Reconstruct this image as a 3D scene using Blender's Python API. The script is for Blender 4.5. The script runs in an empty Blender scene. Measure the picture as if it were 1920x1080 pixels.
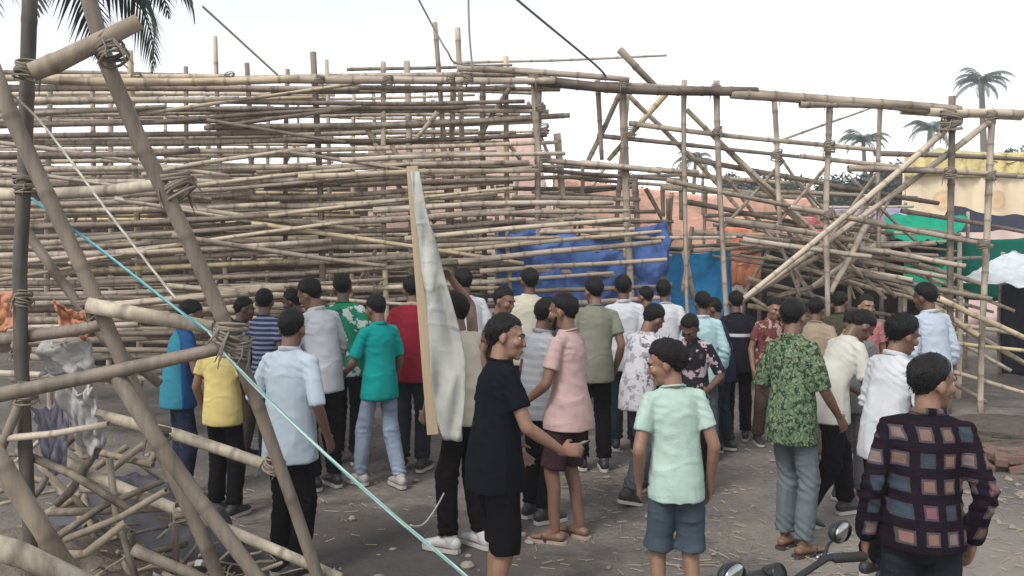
import bpy, bmesh, math, random
import numpy as np
from mathutils import Vector, Matrix, Quaternion, Euler

random.seed(7)
RNG = np.random.default_rng(11)
R = math.radians
sc = bpy.context.scene
COL = sc.collection

# ------------------------------------------------------------------ camera, world, sun, exposure
F, HORIZON, CAMZ = 1600.0, 480.0, 2.0            # focal length and horizon in pixels of a 1920 x 1080 frame
PITCH = math.atan((540 - HORIZON) / F)
cam_d = bpy.data.cameras.new('camera')
cam = bpy.data.objects.new('camera', cam_d)
COL.objects.link(cam)
cam_d.sensor_width = 36.0
cam_d.lens = 36.0 * F / 1920.0
cam_d.clip_start, cam_d.clip_end = 0.05, 2000
cam.location = (0, 0, CAMZ)
cam.rotation_euler = (math.pi / 2 - PITCH, 0, 0)
sc.camera = cam

SUN_EL, SUN_AZ = 48.0, 215.0                     # azimuth clockwise from +Y: behind the camera to the left
world = bpy.data.worlds.new('World')
sc.world = world
world.use_nodes = True
wn, wl = world.node_tree.nodes, world.node_tree.links
wn.clear()
w_out = wn.new('ShaderNodeOutputWorld')
w_bg = wn.new('ShaderNodeBackground')
w_sky = wn.new('ShaderNodeTexSky')
w_sky.sky_type = 'NISHITA'
w_sky.sun_disc = False
w_sky.sun_elevation = R(SUN_EL)
w_sky.sun_rotation = R(SUN_AZ)
w_sky.air_density, w_sky.dust_density, w_sky.ozone_density = 1.0, 1.0, 1.0
w_hsv = wn.new('ShaderNodeHueSaturation')         # thin overcast: the sky's blue is washed out evenly
w_hsv.inputs['Saturation'].default_value = 0.16
w_hsv.inputs['Value'].default_value = 1.0
wl.new(w_sky.outputs[0], w_hsv.inputs['Color'])
wl.new(w_hsv.outputs[0], w_bg.inputs['Color'])
w_bg.inputs['Strength'].default_value = 0.135
wl.new(w_bg.outputs[0], w_out.inputs['Surface'])

sun_d = bpy.data.lights.new('sun', 'SUN')
sun_d.energy, sun_d.angle, sun_d.color = 1.5, R(16), (1.0, 0.95, 0.88)
sun = bpy.data.objects.new('sun', sun_d)
COL.objects.link(sun)
sun.rotation_euler = (R(90 - SUN_EL), 0, R(180 - SUN_AZ))

sc.view_settings.view_transform = 'Standard'
sc.view_settings.look = 'None'
sc.view_settings.exposure = 0.92
sc.view_settings.gamma = 1.0
sc.cycles.use_denoising = True
sc.cycles.max_bounces = 6
sc.cycles.diffuse_bounces = 3


def at(px, py, d):
    """world point seen at pixel (px, py) of the 1920 x 1080 frame, d metres ahead of the camera"""
    xc, yc = (px - 960) / F, (540 - py) / F
    v = Vector((xc, math.cos(PITCH) + yc * math.sin(PITCH), yc * math.cos(PITCH) - math.sin(PITCH)))
    v *= d / v.y
    return Vector((v.x, v.y, v.z + CAMZ))


# ------------------------------------------------------------------ noise
def _hash(i, j, k):
    h = (i * 374761393 + j * 668265263 + k * 2147483647) & 0xffffffff
    h = ((h ^ (h >> 13)) * 1274126177) & 0xffffffff
    return ((h ^ (h >> 16)) & 0xffff) / 65535.0


def vnoise(p):
    p = np.asarray(p, float)
    i = np.floor(p).astype(np.int64)
    f = p - i
    f = f * f * (3 - 2 * f)
    o = 0
    for a in (0, 1):
        wa = f[:, 0] if a else 1 - f[:, 0]
        for b in (0, 1):
            wb = f[:, 1] if b else 1 - f[:, 1]
            for c in (0, 1):
                wc = f[:, 2] if c else 1 - f[:, 2]
                o = o + wa * wb * wc * _hash(i[:, 0] + a, i[:, 1] + b, i[:, 2] + c)
    return o


def fbm(p, n=3):
    p = np.asarray(p, float)
    o, a, t = 0, 1.0, 0
    for k in range(n):
        o = o + a * vnoise(p * (2 ** k) + 17.3 * k)
        t += a
        a *= .5
    return o / t


# ------------------------------------------------------------------ materials
def nodes_of(name):
    m = bpy.data.materials.new(name)
    m.use_nodes = True
    nt = m.node_tree
    return m, nt, nt.nodes['Principled BSDF']


class NB:
    def __init__(s, nt): s.nt = nt
    def new(s, t, **k):
        n = s.nt.nodes.new(t)
        for a, b in k.items(): setattr(n, a, b)
        return n
    def link(s, a, b): s.nt.links.new(a, b)
    def val(s, sock, v):
        if hasattr(v, 'node'): s.link(v, sock)
        else: sock.default_value = v
    def math(s, op, a, b=0.0, c=0.0):
        n = s.new('ShaderNodeMath', operation=op)
        s.val(n.inputs[0], a); s.val(n.inputs[1], b); s.val(n.inputs[2], c)
        return n.outputs[0]
    def mix(s, f, a, b):
        n = s.new('ShaderNodeMix', data_type='RGBA')
        s.val(n.inputs['Factor'], f)
        s.val(n.inputs[6], a if hasattr(a, 'node') else (*a, 1))
        s.val(n.inputs[7], b if hasattr(b, 'node') else (*b, 1))
        return n.outputs[2]
    def mul(s, a, b):
        n = s.new('ShaderNodeMix', data_type='RGBA', blend_type='MULTIPLY')
        n.inputs['Factor'].default_value = 1
        s.val(n.inputs[6], a); s.val(n.inputs[7], b)
        return n.outputs[2]
    def noise(s, vec, scale, detail=3, rough=.55, out='Fac'):
        n = s.new('ShaderNodeTexNoise')
        s.val(n.inputs['Vector'], vec)
        n.inputs['Scale'].default_value = scale
        n.inputs['Detail'].default_value = detail
        n.inputs['Roughness'].default_value = rough
        return n.outputs[out]
    def ramp(s, f, stops, interp='LINEAR'):
        n = s.new('ShaderNodeValToRGB')
        n.color_ramp.interpolation = interp
        e = n.color_ramp.elements
        while len(e) < len(stops): e.new(.5)
        for q, (p, c) in zip(e, stops):
            q.position = p
            q.color = (*c, 1) if len(c) == 3 else c
        s.val(n.inputs[0], f)
        return n.outputs[0]
    def map(s, vec, scale=(1, 1, 1), loc=(0, 0, 0)):
        n = s.new('ShaderNodeMapping')
        s.link(vec, n.inputs['Vector'])
        n.inputs['Scale'].default_value = scale
        n.inputs['Location'].default_value = loc
        return n.outputs[0]
    def coord(s, out='Object'): return s.new('ShaderNodeTexCoord').outputs[out]
    def bump(s, h, strength, dist, bsdf):
        n = s.new('ShaderNodeBump')
        n.inputs['Strength'].default_value = strength
        n.inputs['Distance'].default_value = dist
        s.link(h, n.inputs['Height'])
        s.link(n.outputs[0], bsdf.inputs['Normal'])


def grey(v): return (v, v, v)


_mats = {}
def fabric(key, c, kind='plain', c2=None, c3=None, c4=None, freq=12, sheen=0.0, wear=.25):
    if key in _mats: return _mats[key]
    m, nt, b = nodes_of('fabric_' + key)
    n = NB(nt)
    co = n.coord()
    sep = n.new('ShaderNodeSeparateXYZ'); n.link(co, sep.inputs[0])
    x, y, z = sep.outputs
    if kind == 'plain':
        col = n.mix(n.noise(co, 9, 3), tuple(v * .93 for v in c), tuple(min(1, v * 1.05) for v in c))
    elif kind == 'stripes':
        col = n.mix(n.math('GREATER_THAN', n.math('FRACT', n.math('MULTIPLY', z, freq)), .55), c, c2)
    elif kind == 'band':
        f = n.math('MULTIPLY', n.math('GREATER_THAN', z, freq), n.math('LESS_THAN', z, freq + .035))
        col = n.mix(f, c, c2)
    elif kind == 'side':
        col = n.mix(n.math('GREATER_THAN', y, freq), c, c2)
    elif kind == 'floral':
        v = n.new('ShaderNodeTexVoronoi'); n.link(n.map(co, (1, 1, .8)), v.inputs['Vector'])
        v.inputs['Scale'].default_value = freq
        col = n.mix(n.math('GREATER_THAN', n.noise(co, freq * .9, 2), .52), c, c2)
        col = n.mix(n.math('LESS_THAN', v.outputs['Distance'], .30), col, c3)
        col = n.mix(n.math('GREATER_THAN', n.noise(n.map(co, (1, 1, 1), (5, 2, 1)), freq * 1.3, 2), .61), col, c4 or c2)
    elif kind == 'patch':
        f = n.math('GREATER_THAN', n.noise(co, freq, 3, .6), .54)
        col = n.mix(f, c, c2)
        f2 = n.math('GREATER_THAN', n.noise(n.map(co, (1, 1, 1), (3, 7, 1)), freq * .8, 3, .6), .62)
        col = n.mix(f2, col, c3)
    elif kind == 'check':
        u = n.math('MULTIPLY', n.math('ADD', x, n.math('MULTIPLY', y, .35)), freq)
        w = n.math('MULTIPLY', z, freq * .86)
        fu, fw = n.math('FRACT', n.math('ADD', u, 20)), n.math('FRACT', n.math('ADD', w, 20))
        def inside(f, lo, hi): return n.math('MULTIPLY', n.math('GREATER_THAN', f, lo), n.math('LESS_THAN', f, hi))
        sq = n.math('MULTIPLY', inside(fu, .18, .80), inside(fw, .22, .80))
        inner = n.math('MULTIPLY', inside(fu, .27, .71), inside(fw, .31, .71))
        cmb = n.new('ShaderNodeCombineXYZ')
        n.link(n.math('FLOOR', u), cmb.inputs[0]); n.link(n.math('FLOOR', w), cmb.inputs[1])
        wnz = n.new('ShaderNodeTexWhiteNoise'); wnz.noise_dimensions = '3D'; n.link(cmb.outputs[0], wnz.inputs['Vector'])
        cell = n.ramp(wnz.outputs['Value'], [(0, c2), (.25, c3), (.5, (.20, .095, .115)), (.68, c4), (.85, (.22, .13, .105))], 'CONSTANT')
        line = n.mix(n.math('GREATER_THAN', n.math('FRACT', n.math('MULTIPLY', w, 3)), .6), c, (.018, .008, .012))
        edge = n.mix(.8, cell, (.05, .045, .06))
        col = n.mix(sq, line, edge)
        col = n.mix(inner, col, cell)
    lo = n.noise(n.map(co, (1, 1, .6)), 3.2, 4)
    shade = n.ramp(lo, [(.25, grey(1 - wear)), (.7, grey(1.0))])
    n.link(n.mul(col, shade), b.inputs['Base Color'])
    b.inputs['Roughness'].default_value = .92
    b.inputs['Specular IOR Level'].default_value = .10
    b.inputs['Sheen Weight'].default_value = sheen
    cr = n.new('ShaderNodeTexNoise', noise_type='RIDGED_MULTIFRACTAL')
    n.link(n.map(co, (1.2, 1.2, .55)), cr.inputs['Vector'])
    cr.inputs['Scale'].default_value = 5.5; cr.inputs['Detail'].default_value = 2.5; cr.inputs['Distortion'].default_value = .8
    cr2 = n.new('ShaderNodeTexNoise', noise_type='RIDGED_MULTIFRACTAL')
    n.link(n.map(co, (.7, .7, 1.5), (3, 1, 5)), cr2.inputs['Vector'])
    cr2.inputs['Scale'].default_value = 5; cr2.inputs['Detail'].default_value = 2; cr2.inputs['Distortion'].default_value = 1.0
    wv = n.math('ADD', n.math('MULTIPLY', n.noise(co, 240, 2), .10), n.math('ADD', n.math('MULTIPLY', cr.outputs['Fac'], .55), n.math('MULTIPLY', cr2.outputs['Fac'], .4)))
    n.bump(wv, 1.0, .045, b)
    _mats[key] = m
    return m


def skin(i):
    key = 'skin%d' % i
    if key in _mats: return _mats[key]
    base = [(.225, .122, .082), (.165, .086, .058), (.115, .060, .042), (.27, .155, .108)][i]
    m, nt, b = nodes_of(key)
    n = NB(nt); co = n.coord()
    col = n.mix(n.noise(co, 22, 4), tuple(v * .82 for v in base), tuple(v * 1.12 for v in base))
    n.link(col, b.inputs['Base Color'])
    b.inputs['Roughness'].default_value = .52
    b.inputs['Subsurface Weight'].default_value = .06
    b.inputs['Subsurface Radius'].default_value = (.02, .008, .004)
    n.bump(n.noise(co, 120, 2), .12, .004, b)
    _mats[key] = m
    return m


def simple(key, c, rough=.6, metal=0.0, var=.2, scale=8, bump=.2, bscale=40, bdist=.004, spec=.4):
    if key in _mats: return _mats[key]
    m, nt, b = nodes_of(key)
    n = NB(nt); co = n.coord()
    nz = n.noise(co, scale, 4, .6)
    n.link(n.mix(nz, tuple(v * (1 - var) for v in c), tuple(min(1, v * (1 + var)) for v in c)), b.inputs['Base Color'])
    n.link(n.ramp(n.noise(co, scale * 2.3, 3), [(.3, grey(max(0, rough - .12))), (.7, grey(min(1, rough + .1)))]), b.inputs['Roughness'])
    b.inputs['Metallic'].default_value = metal
    b.inputs['Specular IOR Level'].default_value = spec
    if bump: n.bump(n.noise(co, bscale, 3), bump, bdist, b)
    _mats[key] = m
    return m


def bamboo_mat(key, stops, node_dark=.45):
    if key in _mats: return _mats[key]
    m, nt, b = nodes_of(key)
    n = NB(nt); co = n.coord()
    oi = n.new('ShaderNodeObjectInfo')
    tone = n.ramp(oi.outputs['Random'], stops)
    off = n.new('ShaderNodeVectorMath', operation='ADD')
    sc3 = n.new('ShaderNodeVectorMath', operation='SCALE'); sc3.inputs[0].default_value = (31, 17, 43)
    n.link(oi.outputs['Random'], sc3.inputs['Scale'])
    n.link(co, off.inputs[0]); n.link(sc3.outputs[0], off.inputs[1])
    v = off.outputs[0]
    streak = n.noise(n.map(v, (26, 26, 1.1)), 1.0, 5, .65)
    blot = n.noise(n.map(v, (6, 6, 1.6)), 1.0, 4, .6)
    col = n.mul(tone, n.ramp(streak, [(.28, grey(.68)), (.55, grey(1.0)), (.8, (1.14, 1.1, 1.02))]))
    col = n.mul(col, n.ramp(blot, [(.28, (.42, .39, .37)), (.5, grey(1.0)), (.78, (1.18, 1.15, 1.06))]))
    at_ = n.new('ShaderNodeAttribute'); at_.attribute_name = 'node'
    col = n.mix(n.math('MULTIPLY', at_.outputs['Fac'], node_dark), col, (.075, .055, .042))
    n.link(col, b.inputs['Base Color'])
    b.inputs['Roughness'].default_value = .62
    b.inputs['Specular IOR Level'].default_value = .3
    n.bump(n.noise(n.map(v, (60, 60, 3)), 1.0, 3), .35, .004, b)
    _mats[key] = m
    return m


def bamboo_far(): return bamboo_mat('bamboo_weathered', [(0, (.15, .117, .094)), (.18, (.27, .222, .182)), (.45, (.38, .318, .258)), (.75, (.46, .395, .32)), (.92, (.50, .415, .305)), (1, (.53, .425, .265))])
def bamboo_near(): return bamboo_mat('bamboo_grey', [(0, (.14, .116, .096)), (.5, (.22, .183, .147)), (1, (.31, .257, .195))], .4)


# ------------------------------------------------------------------ object helpers
def tag(o, label=None, cat=None, group=None, kind=None):
    if label: o['label'] = label
    if cat: o['category'] = cat
    if group: o['group'] = group
    if kind: o['kind'] = kind
    return o


def empty(name, loc=(0, 0, 0), rz=0.0):
    o = bpy.data.objects.new(name, None)
    o.empty_display_size = .1
    COL.objects.link(o)
    o.location = loc
    o.rotation_euler = (0, 0, rz)
    return o


def mesh_obj(name, verts, faces, m, parent=None, smooth=True):
    me = bpy.data.meshes.new(name)
    me.from_pydata([tuple(v) for v in verts], [], faces)
    if smooth: me.polygons.foreach_set('use_smooth', [True] * len(me.polygons))
    me.materials.append(m)
    return link(name, me, parent)


def link(name, me, parent=None):
    o = bpy.data.objects.new(name, me)
    COL.objects.link(o)
    if parent is not None: o.parent = parent
    return o


class MB:
    """collects closed shapes into one mesh"""
    def __init__(s): s.v, s.f = [], []
    def add(s, v, f):
        o = len(s.v)
        s.v += [tuple(q) for q in v]
        s.f += [tuple(i + o for i in q) for q in f]
    def tube(s, pts, rad, ref=(0, 1, 0), seg=10, cap=True):
        P = [np.array(p, float) for p in pts]
        n = len(P)
        rad = [(r, r) if np.isscalar(r) else r for r in rad]
        T = []
        for i in range(n):
            t = P[min(i + 1, n - 1)] - P[max(i - 1, 0)]
            T.append(t / (np.linalg.norm(t) + 1e-9))
        ring, ref = [], np.array(ref, float)
        fr = []
        for i in range(n):
            r_ = ref if abs(np.dot(ref / np.linalg.norm(ref), T[i])) < .95 else np.array([1., .1, 0])
            sd = np.cross(T[i], r_); sd /= np.linalg.norm(sd)
            ot = np.cross(sd, T[i])
            fr.append((sd, ot))
        rings = [(P[i], fr[i], rad[i]) for i in range(n)]
        if cap:
            q_ = 1.0 if cap is True else cap
            a, b = rad[0]; k = min(a, b) * q_
            rings.insert(0, (P[0] - T[0] * k * .55, fr[0], (a * (1 - .28 * q_), b * (1 - .28 * q_))))
            a, b = rad[-1]; k2 = min(a, b) * q_
            rings.append((P[-1] + T[-1] * k2 * .55, fr[-1], (a * (1 - .28 * q_), b * (1 - .28 * q_))))
            tip0, tip1 = P[0] - T[0] * k * .8, P[-1] + T[-1] * k2 * .8
        else: tip0, tip1 = P[0], P[-1]
        V, Fc = [], []
        for c, (sd, ot), (a, b) in rings:
            for j in range(seg):
                an = 2 * math.pi * j / seg
                V.append(c + sd * (a * math.cos(an)) + ot * (b * math.sin(an)))
        m = len(rings)
        for i in range(m - 1):
            for j in range(seg):
                j2 = (j + 1) % seg
                Fc.append((i * seg + j, i * seg + j2, (i + 1) * seg + j2, (i + 1) * seg + j))
        V += [tip0, tip1]
        t0, t1 = m * seg, m * seg + 1
        for j in range(seg):
            j2 = (j + 1) % seg
            Fc.append((j2, j, t0))
            Fc.append(((m - 1) * seg + j, (m - 1) * seg + j2, t1))
        s.add(V, Fc)
    def ell(s, c, r, M=None, seg=14, rings=9):
        c = np.array(c, float); V, Fc = [], []
        M = np.eye(3) if M is None else np.array(M)
        for i in range(1, rings):
            th = math.pi * i / rings
            for j in range(seg):
                ph = 2 * math.pi * j / seg
                V.append(c + M @ np.array([r[0] * math.sin(th) * math.cos(ph), r[1] * math.sin(th) * math.sin(ph), r[2] * math.cos(th)]))
        V += [c + M @ np.array([0, 0, r[2]]), c - M @ np.array([0, 0, r[2]])]
        k = (rings - 1) * seg
        for i in range(rings - 2):
            for j in range(seg):
                j2 = (j + 1) % seg
                Fc.append((i * seg + j, (i + 1) * seg + j, (i + 1) * seg + j2, i * seg + j2))
        for j in range(seg):
            j2 = (j + 1) % seg
            Fc.append((j, j2, k)); Fc.append(((rings - 2) * seg + j2, (rings - 2) * seg + j, k + 1))
        s.add(V, Fc)
    def box(s, c, h, M=None):
        c = np.array(c, float); M = np.eye(3) if M is None else np.array(M)
        V = [c + M @ np.array([x * h[0], y * h[1], z * h[2]]) for x in (-1, 1) for y in (-1, 1) for z in (-1, 1)]
        s.add(V, [(0, 1, 3, 2), (4, 6, 7, 5), (0, 4, 5, 1), (2, 3, 7, 6), (0, 2, 6, 4), (1, 5, 7, 3)])
    def obj(s, name, m, parent=None, smooth=True): return mesh_obj(name, s.v, s.f, m, parent, smooth)


def bevel(o, w=.01, seg=2):
    md = o.modifiers.new('bevel', 'BEVEL'); md.width = w; md.segments = seg; md.limit_method = 'ANGLE'
    return o


def cloth(name, P, m, parent=None, nu=24, nv=16, sag=0.0, fold=.05, ff=(6, 1.2), seed=0, thick=.006, hang=None):
    """a sheet over the four corners P (u along 0-1 / 3-2, v along 0-3), sagging, with folds along v"""
    P = [np.array(p, float) for p in P]
    U, V = np.meshgrid(np.linspace(0, 1, nu + 1), np.linspace(0, 1, nv + 1))
    U, V = U.ravel(), V.ravel()
    X = ((1 - U) * (1 - V))[:, None] * P[0] + (U * (1 - V))[:, None] * P[1] + (U * V)[:, None] * P[2] + ((1 - U) * V)[:, None] * P[3]
    n = np.cross(P[1] - P[0], P[3] - P[0]); n /= np.linalg.norm(n)
    q = np.c_[U * ff[0], V * ff[1], np.full_like(U, seed * 3.7)]
    w = fbm(q, 3) - .5
    rd = 1 - np.abs(2 * fbm(q * 1.7 + 5, 2) - 1)
    X = X + n * ((w * 2 + (rd - .6)) * fold)[:, None]
    X[:, 2] -= sag * 4 * U * (1 - U) * (1 if hang is None else (V if hang == 'v' else 1))
    X[:, 2] -= (vnoise(np.c_[U * 9, V * 3, U * 0 + seed]) - .5) * fold * .8
    F_ = []
    for j in range(nv):
        for i in range(nu):
            a = j * (nu + 1) + i
            F_.append((a, a + 1, a + nu + 2, a + nu + 1))
    o = mesh_obj(name, X, F_, m, parent)
    md = o.modifiers.new('thickness', 'SOLIDIFY'); md.thickness = thick; md.offset = 0
    return o


def rope(name, pts, r, m, parent=None, seg=6, n=24, sag=0.0):
    """a rope along a smooth curve through pts"""
    P = [np.array(p, float) for p in pts]
    out = catmull(P, n)
    if sag:
        t = np.linspace(0, 1, len(out))
        out = [p - np.array([0, 0, sag * 4 * a * (1 - a)]) for p, a in zip(out, t)]
    mb = MB(); mb.tube(out, [r] * len(out), seg=seg)
    return mb.obj(name, m, parent)


def catmull(P, n):
    P = [np.array(p, float) for p in P]
    if len(P) == 2: return [P[0] + (P[1] - P[0]) * t for t in np.linspace(0, 1, n)]
    out = []
    k = len(P) - 1
    per = max(2, n // k)
    for i in range(k):
        p0, p1, p2, p3 = P[max(i - 1, 0)], P[i], P[i + 1], P[min(i + 2, k)]
        for t in np.linspace(0, 1, per, endpoint=False):
            out.append(.5 * ((2 * p1) + (-p0 + p2) * t + (2 * p0 - 5 * p1 + 4 * p2 - p3) * t * t + (-p0 + 3 * p1 - 3 * p2 + p3) * t ** 3))
    out.append(P[-1])
    return out


# ------------------------------------------------------------------ bamboo
def pole_mesh(path, r0, r1, seg=8, seed=0, step=.33, knob=.10):
    """a bamboo culm along path: rings at the nodes, taper, hollow cut ends"""
    rnd = random.Random(seed)
    P = np.array(path, float)
    S = np.r_[0, np.cumsum(np.linalg.norm(np.diff(P, axis=0), axis=1))]
    L = S[-1]
    ss, kinds = [], []
    s = rnd.uniform(.05, step)
    ss.append(0.0); kinds.append(0)
    while s < L - .05:
        w = .012 + .3 * r0
        for ds, k in ((-w, 0), (-w * .25, 1), (w * .25, 1), (w, 0)):
            if 0 < s + ds < L: ss.append(s + ds); kinds.append(k)
        s += step * rnd.uniform(.75, 1.2)
    ss.append(L); kinds.append(0)
    order = np.argsort(ss, kind='stable'); ss = np.array(ss)[order]; kinds = np.array(kinds)[order]
    C = np.c_[[np.interp(ss, S, P[:, i]) for i in range(3)]].T
    T = np.gradient(C, axis=0) if len(C) > 2 else np.repeat([P[-1] - P[0]], len(C), 0)
    T /= np.linalg.norm(T, axis=1)[:, None] + 1e-9
    ref = np.array([.31, .95, .02]) if abs(T.mean(0)[1]) < .9 else np.array([1., 0, .1])
    sd = np.cross(T, ref); sd /= np.linalg.norm(sd, axis=1)[:, None]
    ot = np.cross(sd, T)
    rad = r0 + (r1 - r0) * ss / L
    wob = np.interp(ss, np.linspace(0, L, 12), [rnd.uniform(-.05, .05) for _ in range(12)])
    rad = rad * (1 + knob * kinds + wob)
    an = np.arange(seg) * 2 * math.pi / seg
    V = (C[:, None, :] + rad[:, None, None] * (np.cos(an)[None, :, None] * sd[:, None, :] + np.sin(an)[None, :, None] * ot[:, None, :])).reshape(-1, 3)
    n = len(ss)
    att = np.repeat(kinds.astype(float), seg)
    Fc = [(i * seg + j, i * seg + (j + 1) % seg, (i + 1) * seg + (j + 1) % seg, (i + 1) * seg + j) for i in range(n - 1) for j in range(seg)]
    # hollow ends: wall ring, then a plug a little inside
    for e, base in ((0, 0), (n - 1, (n - 1) * seg)):
        sgn = 1 if e == 0 else -1
        o = len(V)
        inner = C[e] + .62 * (V[base:base + seg] - C[e])
        deep = inner + sgn * T[e] * rad[e] * .9
        V = np.r_[V, inner, deep]
        att = np.r_[att, np.full(seg, .5), np.full(seg, 1.6)]  # plug coloured darker still: shade painted into the hollow
        for j in range(seg):
            j2 = (j + 1) % seg
            q = [(base + j, o + j, o + j2, base + j2), (o + j, o + seg + j, o + seg + j2, o + j2)]
            Fc += q if e == 0 else [tuple(reversed(k)) for k in q]
        q = tuple(o + seg + j for j in range(seg))
        Fc.append(tuple(reversed(q)) if e == 0 else q)
    me = bpy.data.meshes.new('pole')
    me.from_pydata(V.tolist(), [], Fc)
    a = me.attributes.new('node', 'FLOAT', 'POINT')
    a.data.foreach_set('value', att.astype(np.float32))
    sm = np.ones(len(Fc), bool); sm[-1] = False
    me.polygons.foreach_set('use_smooth', sm)
    return me


_pole_cache = {}
def pole(A, B, r, parent, m=None, name='pole', bend=None):
    A, B = Vector(A), Vector(B)
    L = (B - A).length
    Lq = max(.5, round(L * 2) / 2)
    var = random.randrange(4)
    key = (Lq, var, m.name if m else '')
    if key not in _pole_cache:
        rnd = random.Random(hash((Lq, var)))
        bx, by = rnd.uniform(-.013, .013) * Lq, rnd.uniform(-.013, .013) * Lq
        n = 10
        path = [(bx * 4 * t * (1 - t) + .006 * math.sin(9 * t + var), by * 4 * t * (1 - t) + .006 * math.cos(7 * t), t * Lq) for t in np.linspace(0, 1, n)]
        me = pole_mesh(path, .05, .05 * rnd.uniform(.72, .9), seg=8, seed=int(Lq * 10) + var)
        me.materials.append(m or bamboo_far())
        _pole_cache[key] = me
    o = link(name, _pole_cache[key], parent)
    o.location = A
    o.rotation_mode = 'QUATERNION'
    o.rotation_quaternion = (B - A).to_track_quat('Z', 'Y') @ Quaternion((0, 0, 1), random.uniform(0, 6.28))
    o.scale = (r / .05, r / .05, L / Lq)
    return o


def bent_pole(pts, r, parent, m=None, name='pole', r1=None, seg=10, n=24):
    """a single bent culm through the points; its mesh runs along its own local axes from the first point"""
    o0 = np.array(pts[0], float)
    path = catmull([np.array(p, float) - o0 for p in pts], n)
    me = pole_mesh(path, r, r1 or r * .88, seg=seg, seed=random.randrange(9999), step=.44, knob=.055)
    me.materials.append(m or bamboo_near())
    o = link(name, me, parent)
    o.location = o0
    return o


_lash = None
def lashing(p, r, parent, axis=(0, 0, 1)):
    """rope turns round a joint"""
    global _lash
    if _lash is None:
        mb = MB()
        lr = random.Random(5)
        for k in range(9):
            z = (k - 4) * .0105 + lr.uniform(-.003, .003)
            ti, ph, rr_ = lr.uniform(-.45, .45), lr.uniform(0, 6.28), lr.uniform(1.02, 1.14)
            pts = [(math.cos(a) * rr_ * .05, math.sin(a) * rr_ * .05, z + .05 * ti * math.cos(a + ph)) for a in np.linspace(0, 2 * math.pi, 11)]
            mb.tube(pts, [.0062] * 11, seg=5, ref=(0, 0, 1))
        for k in range(5):
            a = lr.uniform(0, 6.28)
            c_, s_ = math.cos(a) * .056, math.sin(a) * .056
            mb.tube([(c_, s_, lr.uniform(-.03, .03)), (c_ * 1.3, s_ * 1.25, lr.uniform(-.04, 0)), (c_ * 1.35 + lr.uniform(-.02, .02), s_ * 1.3, lr.uniform(-.12, -.05))], [.005, .004, .0025], seg=4)
        me = bpy.data.meshes.new('lashing')
        me.from_pydata(mb.v, [], mb.f)
        me.polygons.foreach_set('use_smooth', [True] * len(me.polygons))
        me.materials.append(simple('coir_rope', (.19, .16, .13), .9, var=.35, scale=40, bump=.5, bscale=120))
        _lash = me
    o = link('lashing', _lash, parent)
    o.location = p
    o.rotation_mode = 'QUATERNION'
    o.rotation_quaternion = Vector(axis).to_track_quat('Z', 'Y') @ Quaternion((0, 0, 1), random.uniform(0, 6.28))
    o.scale = (r / .05, r / .05, max(.6, r / .05))
    return o
# ------------------------------------------------------------------ the setting: ground
def ground_mat():
    m, nt, b = nodes_of('dirt_ground')
    n = NB(nt); co = n.coord()
    big = n.noise(co, .55, 5, .6)
    mid = n.noise(n.map(co, (1, 1.6, 1), (4, 1, 0)), 2.2, 5, .65)
    fine = n.noise(co, 26, 5, .7)
    dirt = n.ramp(mid, [(.28, (.12, .105, .095)), (.5, (.18, .16, .143)), (.72, (.25, .223, .194))])
    mud = n.ramp(fine, [(.3, (.105, .097, .092)), (.7, (.155, .145, .137))])
    col = n.mix(n.ramp(big, [(.44, grey(0)), (.56, grey(1))]), mud, dirt)
    straw = n.noise(n.map(co, (3, 14, 1), (2, 9, 0)), 1.5, 4, .7)
    col = n.mix(n.math('MULTIPLY', n.ramp(straw, [(.52, grey(0)), (.66, grey(1))]), n.ramp(big, [(.40, grey(0)), (.6, grey(.65))])), col, (.27, .235, .18))
    col = n.mul(col, n.ramp(fine, [(.3, grey(.78)), (.65, grey(1.06))]))
    def patch(cx, cy, rad, soft):
        v = n.new('ShaderNodeVectorMath', operation='DISTANCE'); n.link(n.map(co, (1, .7, 0)), v.inputs[0]); v.inputs[1].default_value = (cx, cy * .7, 0)
        return n.ramp(n.math('ADD', n.math('DIVIDE', v.outputs['Value'], rad * 2), n.math('MULTIPLY', n.math('SUBTRACT', mid, .5), .55)), [(.5 - soft, grey(1)), (.5 + soft, grey(0))])
    damp = patch(-.9, 5.0, 1.35, .09)
    col = n.mix(n.math('MULTIPLY', damp, .72), col, (.066, .060, .058))
    dusty = patch(3.0, 5.0, 1.5, .15)
    col = n.mix(n.math('MULTIPLY', dusty, .6), col, (.25, .228, .205))
    n.link(col, b.inputs['Base Color'])
    b.inputs['Roughness'].default_value = .93
    b.inputs['Specular IOR Level'].default_value = .25
    h = n.math('ADD', n.math('MULTIPLY', fine, .5), n.math('ADD', mid, n.math('MULTIPLY', n.noise(co, 90, 3), .3)))
    n.bump(h, .6, .03, b)
    return m


def grid_axis(lo, hi, far_lo, far_hi, n):
    a = np.linspace(lo, hi, n)
    k = np.geomspace(1, 40, 9)[1:]
    return np.r_[(lo - (lo - far_lo) * (k / 40))[::-1], a, hi + (far_hi - hi) * (k / 40)]


gx = grid_axis(-11, 11, -600, 600, 150)
gy = grid_axis(1.5, 22, -60, 900, 150)
GX, GY = np.meshgrid(gx, gy)
def ground_z(x, y):
    p = np.c_[np.ravel(x), np.ravel(y), np.zeros(np.size(x))]
    return -.020 + .024 * fbm(p * .9, 3) + .008 * (fbm(p * 5, 2) - .5)
gz = ground_z(GX, GY)
nxg = len(gx)
gv = np.c_[GX.ravel(), GY.ravel(), gz]
gf = [(j * nxg + i, j * nxg + i + 1, (j + 1) * nxg + i + 1, (j + 1) * nxg + i) for j in range(len(gy) - 1) for i in range(nxg - 1)]
tag(mesh_obj('ground', gv, gf, ground_mat()), kind='structure')

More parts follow.
